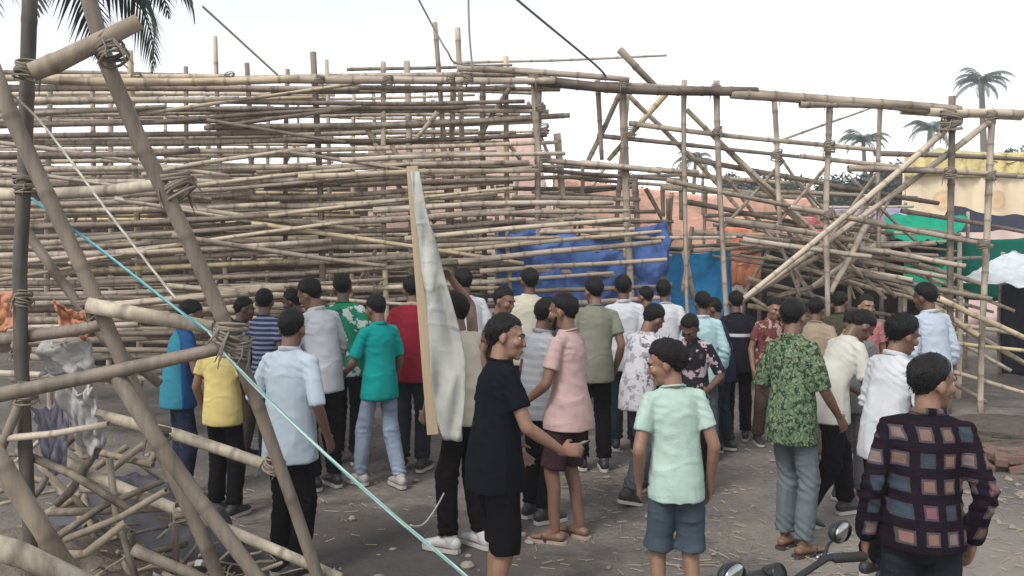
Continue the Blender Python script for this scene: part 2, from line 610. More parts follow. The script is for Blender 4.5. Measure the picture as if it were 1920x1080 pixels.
# straw and litter trodden into the dirt
rs = np.random.default_rng(3)
V, Fc = [], []
def straw(n, cx, cy, sx, sy, lmin=.025, lmax=.11, hgt=.012):
    x = rs.normal(cx, sx, n); y = rs.normal(cy, sy, n)
    z = ground_z(x, y)
    for i in range(n):
        a = rs.uniform(0, 6.28); l = rs.uniform(lmin, lmax); w = rs.uniform(.0012, .003)
        dx, dy = math.cos(a), math.sin(a)
        t = rs.uniform(-.1, .15)
        o = len(V)
        zz = z[i] + .006 + rs.uniform(0, hgt)
        V.extend([(x[i] - dy * w, y[i] + dx * w, zz), (x[i] + dy * w, y[i] - dx * w, zz + .004), (x[i] + dx * l + dy * w, y[i] + dy * l - dx * w, zz + t * l + .004), (x[i] + dx * l - dy * w, y[i] + dy * l + dx * w, zz + t * l)])
        Fc.append((o, o + 1, o + 2, o + 3))
straw(700, .9, 7.2, .8, 1.1); straw(350, 1.8, 5.4, .6, .6); straw(400, 3.0, 4.6, .8, .7); straw(500, 4.2, 7.5, .9, 1.2)
straw(400, -2.4, 6.8, .9, .7); straw(1500, -2.3, 4.3, .55, .5, hgt=.14); straw(600, 0, 10, 4, 1.5)
tag(mesh_obj('straw_litter', V, Fc, simple('straw', (.27, .225, .165), .9, var=.45, scale=3, bump=0), smooth=False),
    'dry straw and plant litter trodden into the brown dirt', 'straw', kind='stuff')

mb = MB()
for i in range(420):
    if i < 260: x, y = rs.normal(.6, 2.6), rs.uniform(4.2, 11)
    else: x, y = rs.normal(4.3, .8), rs.normal(7.2, .5)
    s = abs(rs.normal(.012, .010)) + .006
    M = rotz(rs.uniform(0, 6.28)) if 'rotz' in globals() else None
    c_, s_ = math.cos(i * 1.3), math.sin(i * 1.3)
    M = np.array([[c_, -s_, 0], [s_, c_, 0], [0, 0, 1]])
    mb.ell((x, y, -.005 + s * .3), (s * rs.uniform(.8, 1.5), s, s * rs.uniform(.5, .9)), M, 6, 4)
tag(mb.obj('pebbles', simple('pebble', (.26, .225, .19), .9, var=.4, scale=5), smooth=False), 'small stones and clods scattered over the dirt', 'stones', kind='stuff')


# ------------------------------------------------------------------ the collapsed bamboo frame
BF = bamboo_far()
BN = bamboo_near()
frame_left = tag(empty('bamboo_scaffold', at(400, 780, 10.5)), 'dense stack of collapsed bamboo decking, tilted behind the crowd on the left', 'scaffold')
frame_mid = tag(empty('bamboo_scaffold', at(1000, 770, 11)), 'tall bamboo bents with cross bracing between the dense stack and the right truss', 'scaffold')
frame_right = tag(empty('bamboo_scaffold', at(1600, 760, 11)), 'sagging bamboo truss of square bays under a long beam on the right', 'scaffold')
heap = tag(empty('bamboo_heap', at(1560, 760, 11.5)), 'tangled heap of fallen bamboo poles under the right truss', 'bamboo heap')
for e_ in (frame_left, frame_mid, frame_right, heap): e_.location.z = 0
bpy.context.view_layer.update()


def P(parent, a, b, r=.042, m=None):
    """pole between two world points under a frame that stands at its own base"""
    o = Vector(parent.location)
    return pole(Vector(a) - o, Vector(b) - o, r, parent, m)


def Q(parent, x0, y0, d0, x1, y1, d1, r=.042): return P(parent, at(x0, y0, d0), at(x1, y1, d1), r)


rp = random.Random(21)
# front rows of the decking: (left height, right height) in the frame, read off row by row
rows = [(143, 146), (165, 160), (186, 178), (206, 201), (230, 222), (248, 241), (268, 246), (290, 272), (322, 300), (347, 318), (366, 345), (388, 368),
        (412, 385), (436, 405), (455, 422), (478, 446), (500, 468), (524, 492), (548, 520), (575, 548), (602, 578), (630, 606)]
def front_d(x): return 9.7 + (x + 200) / 1300 * 1.2
for i, (yl, yr) in enumerate(rows):
    cut = rp.uniform(330, 640)
    j = lambda s=4: rp.uniform(-s, s)
    xr = rp.uniform(980, 1075) if i < 10 else rp.uniform(850, 1010)
    if i > 18: xr = rp.uniform(700, 800)
    ym = yl + (yr - yl) * (cut + 100) / 1150
    r = rp.uniform(.031, .043)
    dd = rp.uniform(-.10, .12)
    fl_ = Vector(frame_left.location)
    tilt = rp.uniform(-9, 9) if i > 1 else 0
    yl, ym, yr = yl - tilt, ym, yr + tilt * 1.2
    def BP(x0, y0, d0, x1, y1, d1, r_, sag_):
        a_, c_ = at(x0, y0, d0), at(x1, y1, d1)
        t_ = rp.uniform(.35, .65)
        m_ = a_.lerp(c_, t_) + Vector((0, rp.uniform(-.06, .06), -sag_))
        bent_pole([a_ - fl_, m_ - fl_, c_ - fl_], r_, frame_left, BF, seg=8, n=14)
    sg = rp.uniform(-.01, .05) + (.05 if i > 9 else 0)
    BP(-140 + j(40), yl + 2 + j(6), front_d(-140) + dd, cut + 50 + j(20), ym + j(7), front_d(cut) + dd, r, sg)
    BP(cut - 60 + j(20), ym + 6 + j(7), front_d(cut) + dd + .09, xr, yr + j(9), front_d(xr) + dd, rp.uniform(.028, .039), sg * .8 + rp.uniform(-.02, .04))
# the layers behind: same decking, further back, rows closer together in the view
for li, (d, n, ytop, ybot, xa, xb) in enumerate([(10.7, 17, 150, 620, -150, 1000), (11.6, 15, 156, 600, -170, 990), (12.8, 15, 150, 580, -180, 960), (14.2, 14, 165, 560, -200, 940), (16, 13, 170, 540, -220, 900)]):
    for i in range(n):
        t = (i + rp.uniform(-.3, .3)) / (n - 1)
        yl = ytop + (ybot - ytop) * t
        yr = yl - 26 * t + rp.uniform(-14, 10)
        cut = rp.uniform(250, 700)
        r = rp.uniform(.027, .039)
        if yl < 310 and rp.random() < .38: continue
        yl += rp.uniform(-16, 16)
        if rp.random() < .9: Q(frame_left, xa + rp.uniform(-40, 60), yl + rp.uniform(-6, 6), d, cut + 40, (yl + yr) / 2 + rp.uniform(-8, 8), d + .1, r)
        if rp.random() < .88: Q(frame_left, cut - 40, (yl + yr) / 2 + rp.uniform(-8, 8), d + .2, xb + rp.uniform(-90, 60), yr, d + .1, r)
for i in range(26):                                   # slipped lengths lying askew across the front
    x0 = rp.uniform(-60, 560); l_ = rp.uniform(260, 520); y = rp.uniform(215, 560); sl_ = rp.choice((-1, -1, 1)) * rp.uniform(.05, .17)
    d_ = front_d(x0) - rp.uniform(.05, .25)
    Q(frame_left, x0, y, d_, x0 + l_, y + l_ * sl_, front_d(x0 + l_) - rp.uniform(0, .2), rp.uniform(.024, .036))
for i in range(40):                                   # fallen lengths banked up low behind the left crowd
    x0 = rp.uniform(-160, 420); x1 = x0 + rp.uniform(220, 420); y = rp.uniform(560, 715); d = rp.uniform(8.9, 9.7)
    a_, c_ = at(x0, y, d), at(min(x1, 780), y + rp.uniform(-45, 30), d + rp.uniform(-.25, .25))
    a_.z, c_.z = max(.04, a_.z), max(.04, c_.z)
    P(frame_left, a_, c_, rp.uniform(.028, .044))
# uprights that carry the decking, leaning, some standing proud of the top
ups = [(95, 10.3, 0, 140), (170, 11.9, 4, 150), (255, 10.5, -12, 95), (345, 11.2, 3, 125), (428, 10.2, -24, 68), (470, 12.4, -8, 118), (540, 11.0, 0, 130), (600, 10.5, -12, 98), (622, 12.0, -10, 112),
       (728, 10.4, -10, 116), (766, 11.5, -3, 115), (845, 10.3, -30, 42), (878, 11.2, -20, 52), (905, 12.5, 0, 150), (960, 10.9, -12, 106), (205, 13.3, 2, 158), (390, 13.5, -2, 150), (505, 14.4, 0, 165), (660, 13.6, 4, 150), (700, 15.3, 0, 170), (800, 14.6, -4, 160), (310, 15.6, 0, 172), (560, 16.3, 0, 172)]
for (x, d, lean_, yt) in ups:
    d = max(d, front_d(x) + .16)
    yb = HORIZON + F * (CAMZ - .0) / d
    a = at(x + lean_ * -.6, yb, d); a.z = -.05
    P(frame_left, a, at(x + lean_, yt, d), rp.uniform(.034, .046))
for _ in range(16):                                   # loose braces among the rows
    x = rp.uniform(60, 900); y = rp.uniform(180, 520); d = rp.uniform(10.4, 14)
    l = rp.uniform(60, 150); s = rp.choice((-1, 1))
    Q(frame_left, x, y, d, x + s * l * .55, y + l, d + rp.uniform(-.3, .3), rp.uniform(.028, .036))
# long sagging runners from the stack to the right, crossing in front of the cloths
for (x0, y0, x1, y1, d) in [(640, 300, 1060, 288, 9.9), (560, 330, 1010, 318, 10.1), (700, 395, 1150, 378, 10.0), (850, 405, 1180, 392, 10.4), (760, 448, 1180, 410, 10.2), (820, 470, 1240, 432, 10.6), (860, 492, 1240, 455, 10.2),
                            (900, 420, 1200, 414, 11.3), (930, 440, 1380, 445, 11.0), (960, 462, 1300, 470, 11.5), (900, 510, 1250, 490, 10.7), (950, 530, 1220, 512, 11.2), (980, 480, 1420, 462, 11.8), (1000, 505, 1250, 520, 10.9),
                            (930, 350, 1180, 352, 11.7), (960, 372, 1200, 374, 11.2), (1010, 395, 1230, 398, 11.4), (880, 335, 1290, 330, 11.2), (640, 345, 1000, 335, 10.6), (1015, 298, 1310, 322, 10.9), (1010, 318, 1290, 338, 11.1), (1090, 306, 1240, 322, 10.7), (1000, 548, 1240, 535, 10.4), (1050, 570, 1240, 560, 10.6)]:
    Q(frame_mid, x0, y0 + rp.uniform(-3, 3), d, x1, y1 + rp.uniform(-3, 3), d + rp.uniform(-.2, .2), rp.uniform(.030, .040))
for (x0, y0, x1, y1, d, r) in [(1000, 143, 1012, 320, 10.6, .045), (1010, 150, 1022, 740, 10.9, .04), (1120, 150, 1128, 300, 10.7, .036), (1166, 160, 1192, 730, 10.7, .05), (1178, 165, 1156, 420, 11.3, .036),
                               (1045, 250, 1062, 560, 11.2, .05), (1190, 330, 1200, 560, 11.5, .045), (850, 150, 852, 560, 11, .04), (905, 150, 912, 600, 11.4, .04), (1283, 470, 1300, 560, 11, .04),
                               (1166, 168, 1098, 312, 10.8, .036), (1178, 178, 1300, 300, 10.9, .034), (1248, 176, 1140, 300, 10.9, .040), (955, 165, 890, 270, 10.8, .036), (940, 250, 975, 300, 10.9, .03), (1000, 150, 1000, 210, 10.8, .03),
                               (1050, 410, 1080, 470, 10.9, .034), (1090, 470, 1060, 560, 11, .03), (820, 210, 780, 260, 10.6, .035), (1110, 440, 1070, 540, 11, .03),
                               (1162, 93, 1228, 162, 10.75, .045), (650, 130, 960, 122, 11.8, .026), (850, 118, 1250, 104, 12.2, .022), (900, 128, 1000, 132, 11.2, .03)]:
    Q(frame_mid, x0, y0, d, x1, y1, d + .15, r)
for i in range(34):
    y = rp.uniform(300, 575)
    x0 = rp.uniform(760, 1120); x1 = x0 + rp.uniform(180, 460)
    x1 = min(x1, 1260 if y > 440 else 1190)
    if x1 - x0 < 90: continue
    sl_ = (-.07 if x0 < 950 else .05) + rp.uniform(-.05, .05)
    d = rp.uniform(10.8, 12.7)
    Q(frame_mid, x0, y, d, x1, y + (x1 - x0) * sl_, d + rp.uniform(-.3, .3), rp.uniform(.022, .036))
for i in range(26):
    x = rp.uniform(780, 1330); y = rp.uniform(170, 430); d = rp.uniform(10.9, 12.8)
    if x > 1010: y = rp.uniform(300, 460)
    l = rp.uniform(70, 190); le = rp.uniform(-.16, .16) if rp.random() < .7 else rp.uniform(-.8, .8)
    Q(frame_mid, x, y, d, x + l * le, y + l, d + rp.uniform(-.2, .2), rp.uniform(.022, .036))
# beam over everything: three culms lashed end to end, doubled
for (x0, y0, x1, y1, d0, d1, r) in [(60, 148, 560, 146, 9.6, 10.0, .05), (520, 147, 1040, 150, 10.0, 10.4, .05), (860, 128, 1180, 150, 10.6, 10.5, .042)]:
    Q(frame_left, x0, y0, d0, x1, y1, d1, r)
for (x0, y0, x1, y1, d0, d1, r) in [(990, 150, 1420, 172, 10.45, 10.6, .064), (1000, 160, 1300, 166, 10.5, 10.6, .045), (1370, 176, 1800, 206, 10.6, 10.8, .066), (1500, 194, 1800, 214, 10.62, 10.82, .05), (1740, 210, 1925, 213, 10.75, 10.9, .062), (1690, 207, 1915, 219, 10.85, 10.95, .05)]:
    Q(frame_right, x0, y0, d0, x1, y1, d1, r)
# posts and rails of the right truss
posts = [(1283, 150, 1290, 600, 10.75, .044), (1343, 152, 1366, 640, 10.7, .050), (1452, 178, 1462, 420, 10.9, .046), (1556, 182, 1552, 610, 10.7, .052), (1650, 192, 1648, 470, 11.0, .044), (1784, 180, 1778, 770, 10.8, .056), (1862, 208, 1838, 770, 10.9, .056)]
for (x0, y0, x1, y1, d, r) in posts:
    b_ = at(x1, y1, d)
    if y1 > 700: b_.z = -.05
    P(frame_right, at(x0, y0, d), b_, r * .76)
rails = [(1180, 232, 1640, 281, 10.8), (1120, 254, 1560, 300, 10.85), (1500, 292, 1930, 332, 10.75), (1590, 316, 1905, 330, 10.7), (1250, 338, 1560, 402, 10.7), (1480, 388, 1860, 462, 10.65), (1690, 395, 1930, 436, 11.1), (1240, 352, 1500, 372, 11.3), (1280, 378, 1500, 420, 11.2),
         (1430, 358, 1720, 372, 11.6), (1640, 288, 1930, 300, 11.3), (1760, 560, 1935, 640, 10.6), (1740, 600, 1900, 625, 11.2), (1750, 640, 1935, 660, 11.3), (1700, 670, 1935, 740, 11.0), (1760, 585, 1935, 690, 11.4), (1300, 300, 1580, 352, 11.2), (1230, 318, 1480, 345, 11.5), (1360, 412, 1600, 450, 11.0), (1300, 436, 1480, 452, 11.2), (1560, 350, 1760, 382, 11.4), (1600, 420, 1800, 440, 11.3)]
for (x0, y0, x1, y1, d) in rails: Q(frame_right, x0, y0, d, x1, y1, d + .1, rp.uniform(.030, .040))
for (x0, y0, x1, y1, d0, d1, r) in [(1782, 236, 1395, 560, 10.7, 10.3, .05), (1856, 228, 1385, 568, 10.85, 11.2, .05), (1288, 205, 1500, 420, 10.95, 11.2, .040), (1350, 268, 1660, 560, 11.0, 11.3, .040), (1450, 268, 1632, 203, 10.9, 10.95, .022),
                                    (1360, 330, 1500, 520, 11.2, 11.5, .036), (1290, 285, 1420, 430, 11.3, 11.4, .034), (1470, 300, 1345, 440, 11.1, 11.2, .030), (1560, 300, 1450, 430, 11.3, 11.2, .030), (1640, 330, 1540, 470, 11.2, 11.3, .030), (1460, 290, 1550, 420, 11.5, 11.4, .026)]:
    Q(frame_right, x0, y0, d0, x1, y1, d1, r * .8)
# lashings where posts meet beams and rails
def lash_at(parent, x, y, d, r=.075, ax=(0, 0, 1)): lashing(at(x, y, d) - Vector(parent.location), r, parent, ax)
for (x, y) in [(1344, 169), (1453, 180), (1556, 192), (1784, 212), (1860, 216), (1345, 247), (1555, 276), (1456, 292), (1782, 326), (1858, 330), (1554, 402), (1845, 458)]:
    lash_at(frame_right, x, y, 10.66, rp.uniform(.048, .062))
lash_at(frame_right, 1784, 228, 10.62, .11)
for (x, y) in [(255, 146), (430, 146), (600, 148), (728, 150), (845, 148), (878, 150), (1005, 150), (1012, 200), (1020, 242), (1022, 292), (1170, 158), (1182, 250), (1188, 335)]:
    lash_at(frame_mid if x > 900 else frame_left, x, y, 10.0 if x < 900 else 10.4, rp.uniform(.044, .056))
for i in range(24):
    x0 = rp.uniform(1290, 1640); y = rp.uniform(395, 480) + (x0 - 1290) * .12
    x1 = x0 + rp.uniform(130, 330); d = rp.uniform(11.2, 12.8)
    Q(frame_right, x0, y, d, x1, y + (x1 - x0) * rp.uniform(-.02, .32), d + rp.uniform(-.3, .3), rp.uniform(.018, .032))
for i in range(14):
    x = rp.uniform(1300, 1720); y = rp.uniform(330, 440); l = rp.uniform(70, 170); d = rp.uniform(11.2, 12.6)
    le = rp.uniform(-1.1, 1.1)
    Q(frame_right, x, y, d, x + l * le, y + l, d, rp.uniform(.018, .030))
# the tangle of fallen poles below the truss
hl = [(1430, 470, 1760, 562), (1386, 560, 1520, 478), (1560, 440, 1690, 560), (1400, 450, 1640, 480), (1420, 500, 1640, 540), (1460, 560, 1650, 500), (1480, 430, 1620, 560), (1500, 470, 1800, 520), (1440, 540, 1730, 590), (1600, 460, 1800, 500),
      (1390, 520, 1560, 560), (1610, 520, 1850, 560), (1540, 400, 1700, 470), (1460, 420, 1390, 560), (1640, 420, 1560, 560), (1700, 470, 1800, 590), (1480, 480, 1560, 600), (1380, 480, 1540, 450), (1560, 500, 1720, 530), (1400, 580, 1700, 610),
      (1620, 470, 1760, 450), (1660, 490, 1840, 540), (1410, 430, 1560, 520), (1530, 540, 1650, 470), (1380, 540, 1480, 600), (1700, 540, 1830, 640), (1720, 510, 1900, 590), (1580, 580, 1800, 630), (1500, 600, 1760, 660), (1730, 620, 1900, 700), (1660, 640, 1850, 760)]
for (x0, y0, x1, y1) in hl:
    d = rp.uniform(11.0, 12.6)
    e = 14
    Q(heap, x0 + rp.uniform(-e, e), y0 + rp.uniform(-e, e), d, x1 + rp.uniform(-e, e), y1 + rp.uniform(-e, e), d + rp.uniform(-.8, .8), rp.uniform(.030, .044))

# ------------------------------------------------------------------ foreground frame at the left
near = tag(empty('bamboo_scaffold', at(250, 900, 4.4)), 'near bamboo frame of thick grey poles lashed at odd angles, nearest the camera', 'scaffold')
near.location.z = 0
bpy.context.view_layer.update()
NL = Vector(near.location)
BP_ = bamboo_mat('bamboo_pale', [(0, (.42, .375, .30)), (1, (.50, .44, .34))], .5)
BD = bamboo_mat('bamboo_dark', [(0, (.10, .088, .078)), (1, (.13, .115, .10))], .4)  # darker culm colour, used on the near upright
def N(pts, r=.046, r1=None): return bent_pole([Vector(p) - NL for p in pts], r * .80, near, BN, r1=r1 and r1 * .8, seg=14, n=40)
def ground_end(x, d): g_ = at(x, 900, d); g_.z = -.06; return g_
N([at(58, -60, 4.1), at(46, 320, 4.15), at(38, 620, 4.2), ground_end(62, 4.25)], .043).data.materials[0] = BD                      # upright
N([at(150, -60, 3.7), at(222, 180, 3.75), at(330, 400, 3.8), at(440, 650, 3.9), at(520, 860, 4.0), ground_end(650, 4.2)], .045, .036)   # long diagonal
N([at(-40, 60, 3.9), at(40, 260, 3.95), at(180, 560, 4.0), at(280, 800, 4.05), at(360, 960, 4.1), ground_end(470, 4.2)], .046)            # second diagonal
N([at(210, 690, 3.85), at(330, 880, 3.9), at(430, 1010, 3.9), at(540, 1160, 3.95)], .048)                                              # beside it, nearer
N([at(60, 135, 3.55), at(170, 90, 3.6), at(262, 40, 3.65)], .050)                                                                      # thick stub at the top
N([at(-60, 365, 4.3), at(150, 362, 4.2), at(362, 338, 3.95)], .040).data.materials[0] = BP_
N([at(165, 572, 3.92), at(270, 592, 3.95), at(398, 614, 3.98)], .048).data.materials[0] = BP_
N([at(-60, 642, 4.3), at(90, 628, 4.25), at(205, 606, 4.1)], .040)
N([at(-60, 752, 3.75), at(140, 712, 3.8), at(330, 672, 3.9), at(470, 640, 3.95)], .042)
N([at(120, 765, 4.5), at(330, 815, 4.4), at(520, 880, 4.3)], .042).data.materials[0] = BP_
N([at(110, 862, 4.45), at(240, 920, 4.4), at(420, 990, 4.3), at(640, 1085, 4.2)], .038).data.materials[0] = BP_
N([at(-60, 1010, 3.2), at(70, 1052, 3.25), at(190, 1110, 3.3)], .062).data.materials[0] = BP_
N([at(-50, 790, 3.5), at(20, 900, 3.55), at(90, 1010, 3.6), at(150, 1100, 3.65)], .055)
N([at(250, 1030, 3.9), at(330, 1065, 3.9), at(440, 1110, 3.9)], .034)
N([at(40, 420, 4.4), at(110, 520, 4.35), at(200, 640, 4.3), at(300, 720, 4.3)], .032)
N([at(100, 1040, 3.8), at(170, 1035, 3.85), at(235, 980, 3.9)], .026)
N([at(205, 860, 4.2), at(215, 950, 4.2), at(260, 1100, 4.1)], .022)
for (x, y, d, r) in [(205, 92, 3.64, .075), (330, 345, 3.82, .085), (430, 628, 3.88, .085), (445, 655, 3.9, .07), (50, 130, 3.9, .06), (46, 345, 4.16, .06), (42, 560, 4.2, .052), (178, 575, 3.98, .065), (50, 740, 4.1, .06), (515, 868, 4.1, .06), (300, 815, 4.1, .06), (345, 960, 4.15, .058), (38, 660, 4.25, .055)]:
    lashing(at(x, y, d) - NL, r * .72, near, (rp.uniform(-.6, .6), 0, 1))

heap2 = tag(empty('bamboo_heap', at(150, 950, 4.7)), 'broken bamboo and split canes tangled on the ground under the near scaffold', 'bamboo heap')
heap2.location.z = 0
bpy.context.view_layer.update()
for i in range(66):
    d = rp.uniform(4.1, 5.6)
    x0, y0 = rp.uniform(-60, 330), rp.uniform(800, 1080)
    l = rp.uniform(70, 260); a_ = rp.choice((rp.uniform(-.3, .5), rp.uniform(-.3, .5), rp.uniform(.5, 1.6), rp.uniform(-1.3, -.3)))
    x1, y1 = x0 + l * math.cos(a_), y0 + l * math.sin(a_)
    if x1 > 430 or y0 < 760 + x0 * .35: continue
    A_, B_ = at(x0, y0, d), at(x1, y1, d + rp.uniform(-.35, .35))
    A_.z, B_.z = max(.02, A_.z), max(.02, B_.z)
    hl0 = Vector(heap2.location)
    m_ = A_.lerp(B_, .5) + Vector((rp.uniform(-.03, .03), 0, rp.uniform(-.04, .03)))
    bent_pole([A_ - hl0, m_ - hl0, B_ - hl0], rp.uniform(.008, .026), heap2, BN if rp.random() < .85 else BF, seg=7, n=8)

# ------------------------------------------------------------------ cloths and tarps behind the frame
orange = fabric('salmon_cloth', (.76, .45, .34), sheen=.3)
orange2 = fabric('deep_orange_cloth', (.78, .30, .18), sheen=.3)
bluem = fabric('blue_tarp', (.105, .19, .46), wear=.35)
bluem2 = fabric('bright_blue_tarp', (.04, .27, .56), wear=.25)
brownm = fabric('brown_cloth', (.085, .065, .052), wear=.4)
def screen(name, label, cat, pts, d, m, **k):
    """cloth hung on a bamboo rail: four frame corners at depth d, with a rail and two posts behind it"""
    C = [at(x, y, d + dz) for (x, y, dz) in pts]
    base = Vector(((C[2].x + C[3].x) / 2, C[2].y, 0))
    e = tag(empty(name, base), label, cat)
    bpy.context.view_layer.update()
    cloth('sheet', [Vector(c) - base for c in C], m, e, **k)
    pole(C[0] - base + Vector((-.1, .07, .03)), C[1] - base + Vector((.1, .07, .03)), .03, e, BF, 'rail')
    for c in (C[0], C[1]):
        q = c - base + Vector((0, .14, .1))
        pole(Vector((q.x, q.y, -base.z - .05)), q, .035, e, BF, 'post')
    return e
screen('cloth_screen', 'salmon cloth wall sagging behind the centre of the bamboo frame', 'cloth', [(1040, 334, 0), (1530, 372, .6), (1530, 480, .6), (1040, 480, 0)], 14.0, orange, sag=.1, fold=.14, ff=(9, 1.4), seed=1, nu=40)
screen('cloth_screen', 'pale salmon cloth hung high behind the upper middle rows of bamboo', 'cloth', [(690, 262, 0), (1000, 248, .3), (1060, 480, .3), (690, 480, 0)], 16.9, fabric('pale_salmon_cloth', (.76, .52, .45), sheen=.3), sag=.15, fold=.15, ff=(8, 1.2), seed=2, nu=32)
screen('cloth_screen', 'deep orange cloth strip hanging right of the blue tarps', 'cloth', [(1352, 425, 0), (1432, 430, .1), (1425, 540, .1), (1358, 535, 0)], 12.6, orange2, fold=.06, ff=(4, 1.3), seed=3)
screen('tarp', 'dull blue tarpaulin collapsed behind the middle runners', 'tarp', [(930, 425, 0), (1250, 420, .2), (1255, 640, .2), (940, 640, 0)], 10.8, bluem, sag=.12, fold=.22, ff=(7, 3), seed=4, nu=36, nv=24)
screen('tarp', 'bright blue tarpaulin bulging in two panels beside the orange strip', 'tarp', [(1238, 470, 0), (1372, 462, .1), (1376, 610, .1), (1238, 620, 0)], 11.9, bluem2, sag=.05, fold=.12, ff=(3.2, 1), seed=5, nu=30)
screen('cloth_screen', 'dark brown cloth wall deep behind the left decking', 'cloth', [(-260, 300, 0), (720, 322, .5), (720, 720, .5), (-260, 720, 0)], 17.6, brownm, sag=.1, fold=.25, ff=(14, 2), seed=6, nu=60)
screen('cloth_screen', 'dark brown sheet standing in for shade behind the lower left rows', 'cloth', [(120, 430, 0), (900, 410, .3), (900, 740, .3), (120, 740, 0)], 15.4, fabric('shade_backing', (.045, .037, .034), wear=.4), sag=.15, fold=.22, ff=(10, 2), seed=7, nu=50)  # shade behind the low rows, put in as a near-black sheet
screen('cloth_screen', 'black sheet standing in for dark hollows behind the heap on the right', 'cloth', [(1400, 452, 0), (1760, 440, .2), (1770, 720, .2), (1390, 720, 0)], 13.6, fabric('hollow_shade', (.030, .027, .028), wear=.4), sag=.05, fold=.2, ff=(8, 2), seed=8, nu=40)  # dark hollows behind the heap, painted as one black sheet
screen('cloth_screen', 'lavender cloth strip above the heap, left of the green cloth', 'cloth', [(1545, 392, 0), (1705, 390, .2), (1700, 425, .2), (1550, 430, 0)], 14.5, fabric('lavender_cloth', (.50, .42, .58)), sag=.02, fold=.05, seed=9)
screen('cloth_screen', 'pink cloth scrap caught in the heap under the lavender strip', 'cloth', [(1500, 405, 0), (1600, 408, 0), (1590, 445, 0), (1510, 450, 0)], 13.0, fabric('pink_cloth', (.62, .20, .24)), sag=.02, fold=.06, seed=10)


# ------------------------------------------------------------------ stalls and the tent at the right
def stall(label, roofP, d, m, posts_, side=None, side_m=None, valance=None):
    C = [at(x, y, d + dz) for (x, y, dz) in roofP]
    base = Vector(((C[0].x + C[1].x) / 2, (C[0].y + C[3].y) / 2, 0))
    e = tag(empty('market_stall', base), label, 'stall', 'stalls behind the right truss')
    bpy.context.view_layer.update()
    cloth('canopy', [c - base for c in C], m, e, sag=.10, fold=.10, ff=(5, 3), seed=len(label), nu=30, nv=18)
    for i in posts_:
        q = C[i] - base
        pole(Vector((q.x, q.y, -.05)), q + Vector((0, 0, .05)), .04, e, BF, 'post')
    if side:
        S = [at(x, y, d + dz) for (x, y, dz) in side]
        cloth('side_cloth', [c - base for c in S], side_m or m, e, sag=.05, fold=.10, ff=(7, 1), seed=len(label) + 2, nu=30)
    return e
teal = fabric('green_cloth', (.012, .33, .20)); dgreen = fabric('dark_green_cloth', (.006, .12, .085))
whitetarp = fabric('white_tarp', (.62, .66, .68)); navy = fabric('navy_tarp', (.035, .04, .06))
stall('stall with a bright green cloth canopy and dark green side behind the right posts', [(1655, 436, -1.0), (1800, 446, -1.0), (1815, 402, 1.2), (1662, 394, 1.2)], 14.0, teal, (0, 1, 2, 3), [(1680, 432, .8), (2010, 448, .8), (2010, 560, .8), (1690, 560, .8)], dgreen)
stall('stall with a dull white tarpaulin slope at the right edge of the view', [(1800, 528, -1), (2010, 515, -1), (2060, 455, 1.1), (1880, 478, 1.1)], 13.0, whitetarp, (0, 1, 2, 3), [(1880, 520, .9), (2080, 520, .9), (2080, 700, .9), (1880, 700, .9)], fabric('interior_shade', (.03, .033, .045), wear=.4))  # its dark side sheet paints the shade inside the stall
stall('stall with a flat navy roof behind the green cloth', [(1760, 425, -1), (2100, 432, -1), (2080, 398, 1.5), (1780, 392, 1.5)], 18.0, navy, (0, 1, 2, 3))
stall('low stall with a small green sheet behind the heap', [(1690, 538, -.6), (1780, 530, -.6), (1775, 478, .5), (1700, 486, .5)], 13.2, teal, (0, 1, 2, 3))

def printed():
    m, nt, b = nodes_of('printed_tent_cloth')
    n = NB(nt); co = n.coord()
    sep = n.new('ShaderNodeSeparateXYZ'); n.link(co, sep.inputs[0])
    x, z = sep.outputs[0], sep.outputs[2]
    fx = n.math('SUBTRACT', n.math('FRACT', n.math('DIVIDE', n.math('ADD', x, 50), 1.5)), .5)
    fz = n.math('DIVIDE', n.math('SUBTRACT', z, 3.55), 1.5)
    r_ = n.math('SQRT', n.math('ADD', n.math('MULTIPLY', fx, fx), n.math('MULTIPLY', fz, fz)))
    med = n.ramp(r_, [(0, (.62, .40, .22)), (.10, (.70, .52, .32)), (.17, (.60, .42, .27)), (.21, (.74, .60, .42)), (1, (.74, .60, .42))])
    col = n.mix(n.ramp(z, [(0, grey(0)), (1, grey(1))]), med, med)
    low = n.math('LESS_THAN', z, 3.15)
    col = n.mix(low, col, (.70, .52, .48))
    n.link(n.mul(col, n.ramp(n.noise(co, 1.4, 4), [(.3, grey(.8)), (.7, grey(1))])), b.inputs['Base Color'])
    b.inputs['Roughness'].default_value = .9
    return m
base = at(1850, 480, 24); base.z = 0
tent = tag(empty('tent', base), 'large festival tent with pink printed walls and a yellow frill at far right', 'tent')
bpy.context.view_layer.update()
def tl(x, y, dz=0): return at(x, y, 24 + dz) - base
tb = MB()
cloth('wall_cloth', [tl(1695, 318), tl(2150, 305), (tl(2150, 305).x, 0, 0), (tl(1695, 318).x, 0, 0)], printed(), tent, fold=.12, ff=(16, .6), seed=3, nu=60)
cloth('valance', [tl(1700, 292, -.15), tl(2150, 278, -.15), tl(2150, 322, -.15), tl(1700, 330, -.15)], fabric('yellow_frill', (.66, .55, .26)), tent, fold=.16, ff=(40, .5), seed=4, nu=120, nv=6)
cloth('roof', [tl(1700, 292, -.1), tl(2150, 278, -.1), tl(2110, 268, 7), tl(1760, 276, 7)], fabric('tent_roof', (.50, .50, .26)), tent, sag=.3, fold=.2, seed=5, nu=30)
for x in (1700, 1850, 2000, 2150):
    q = tl(x, 292, .1); pole(Vector((q.x, q.y, -.05)), q, .06, tent, BF, 'post')


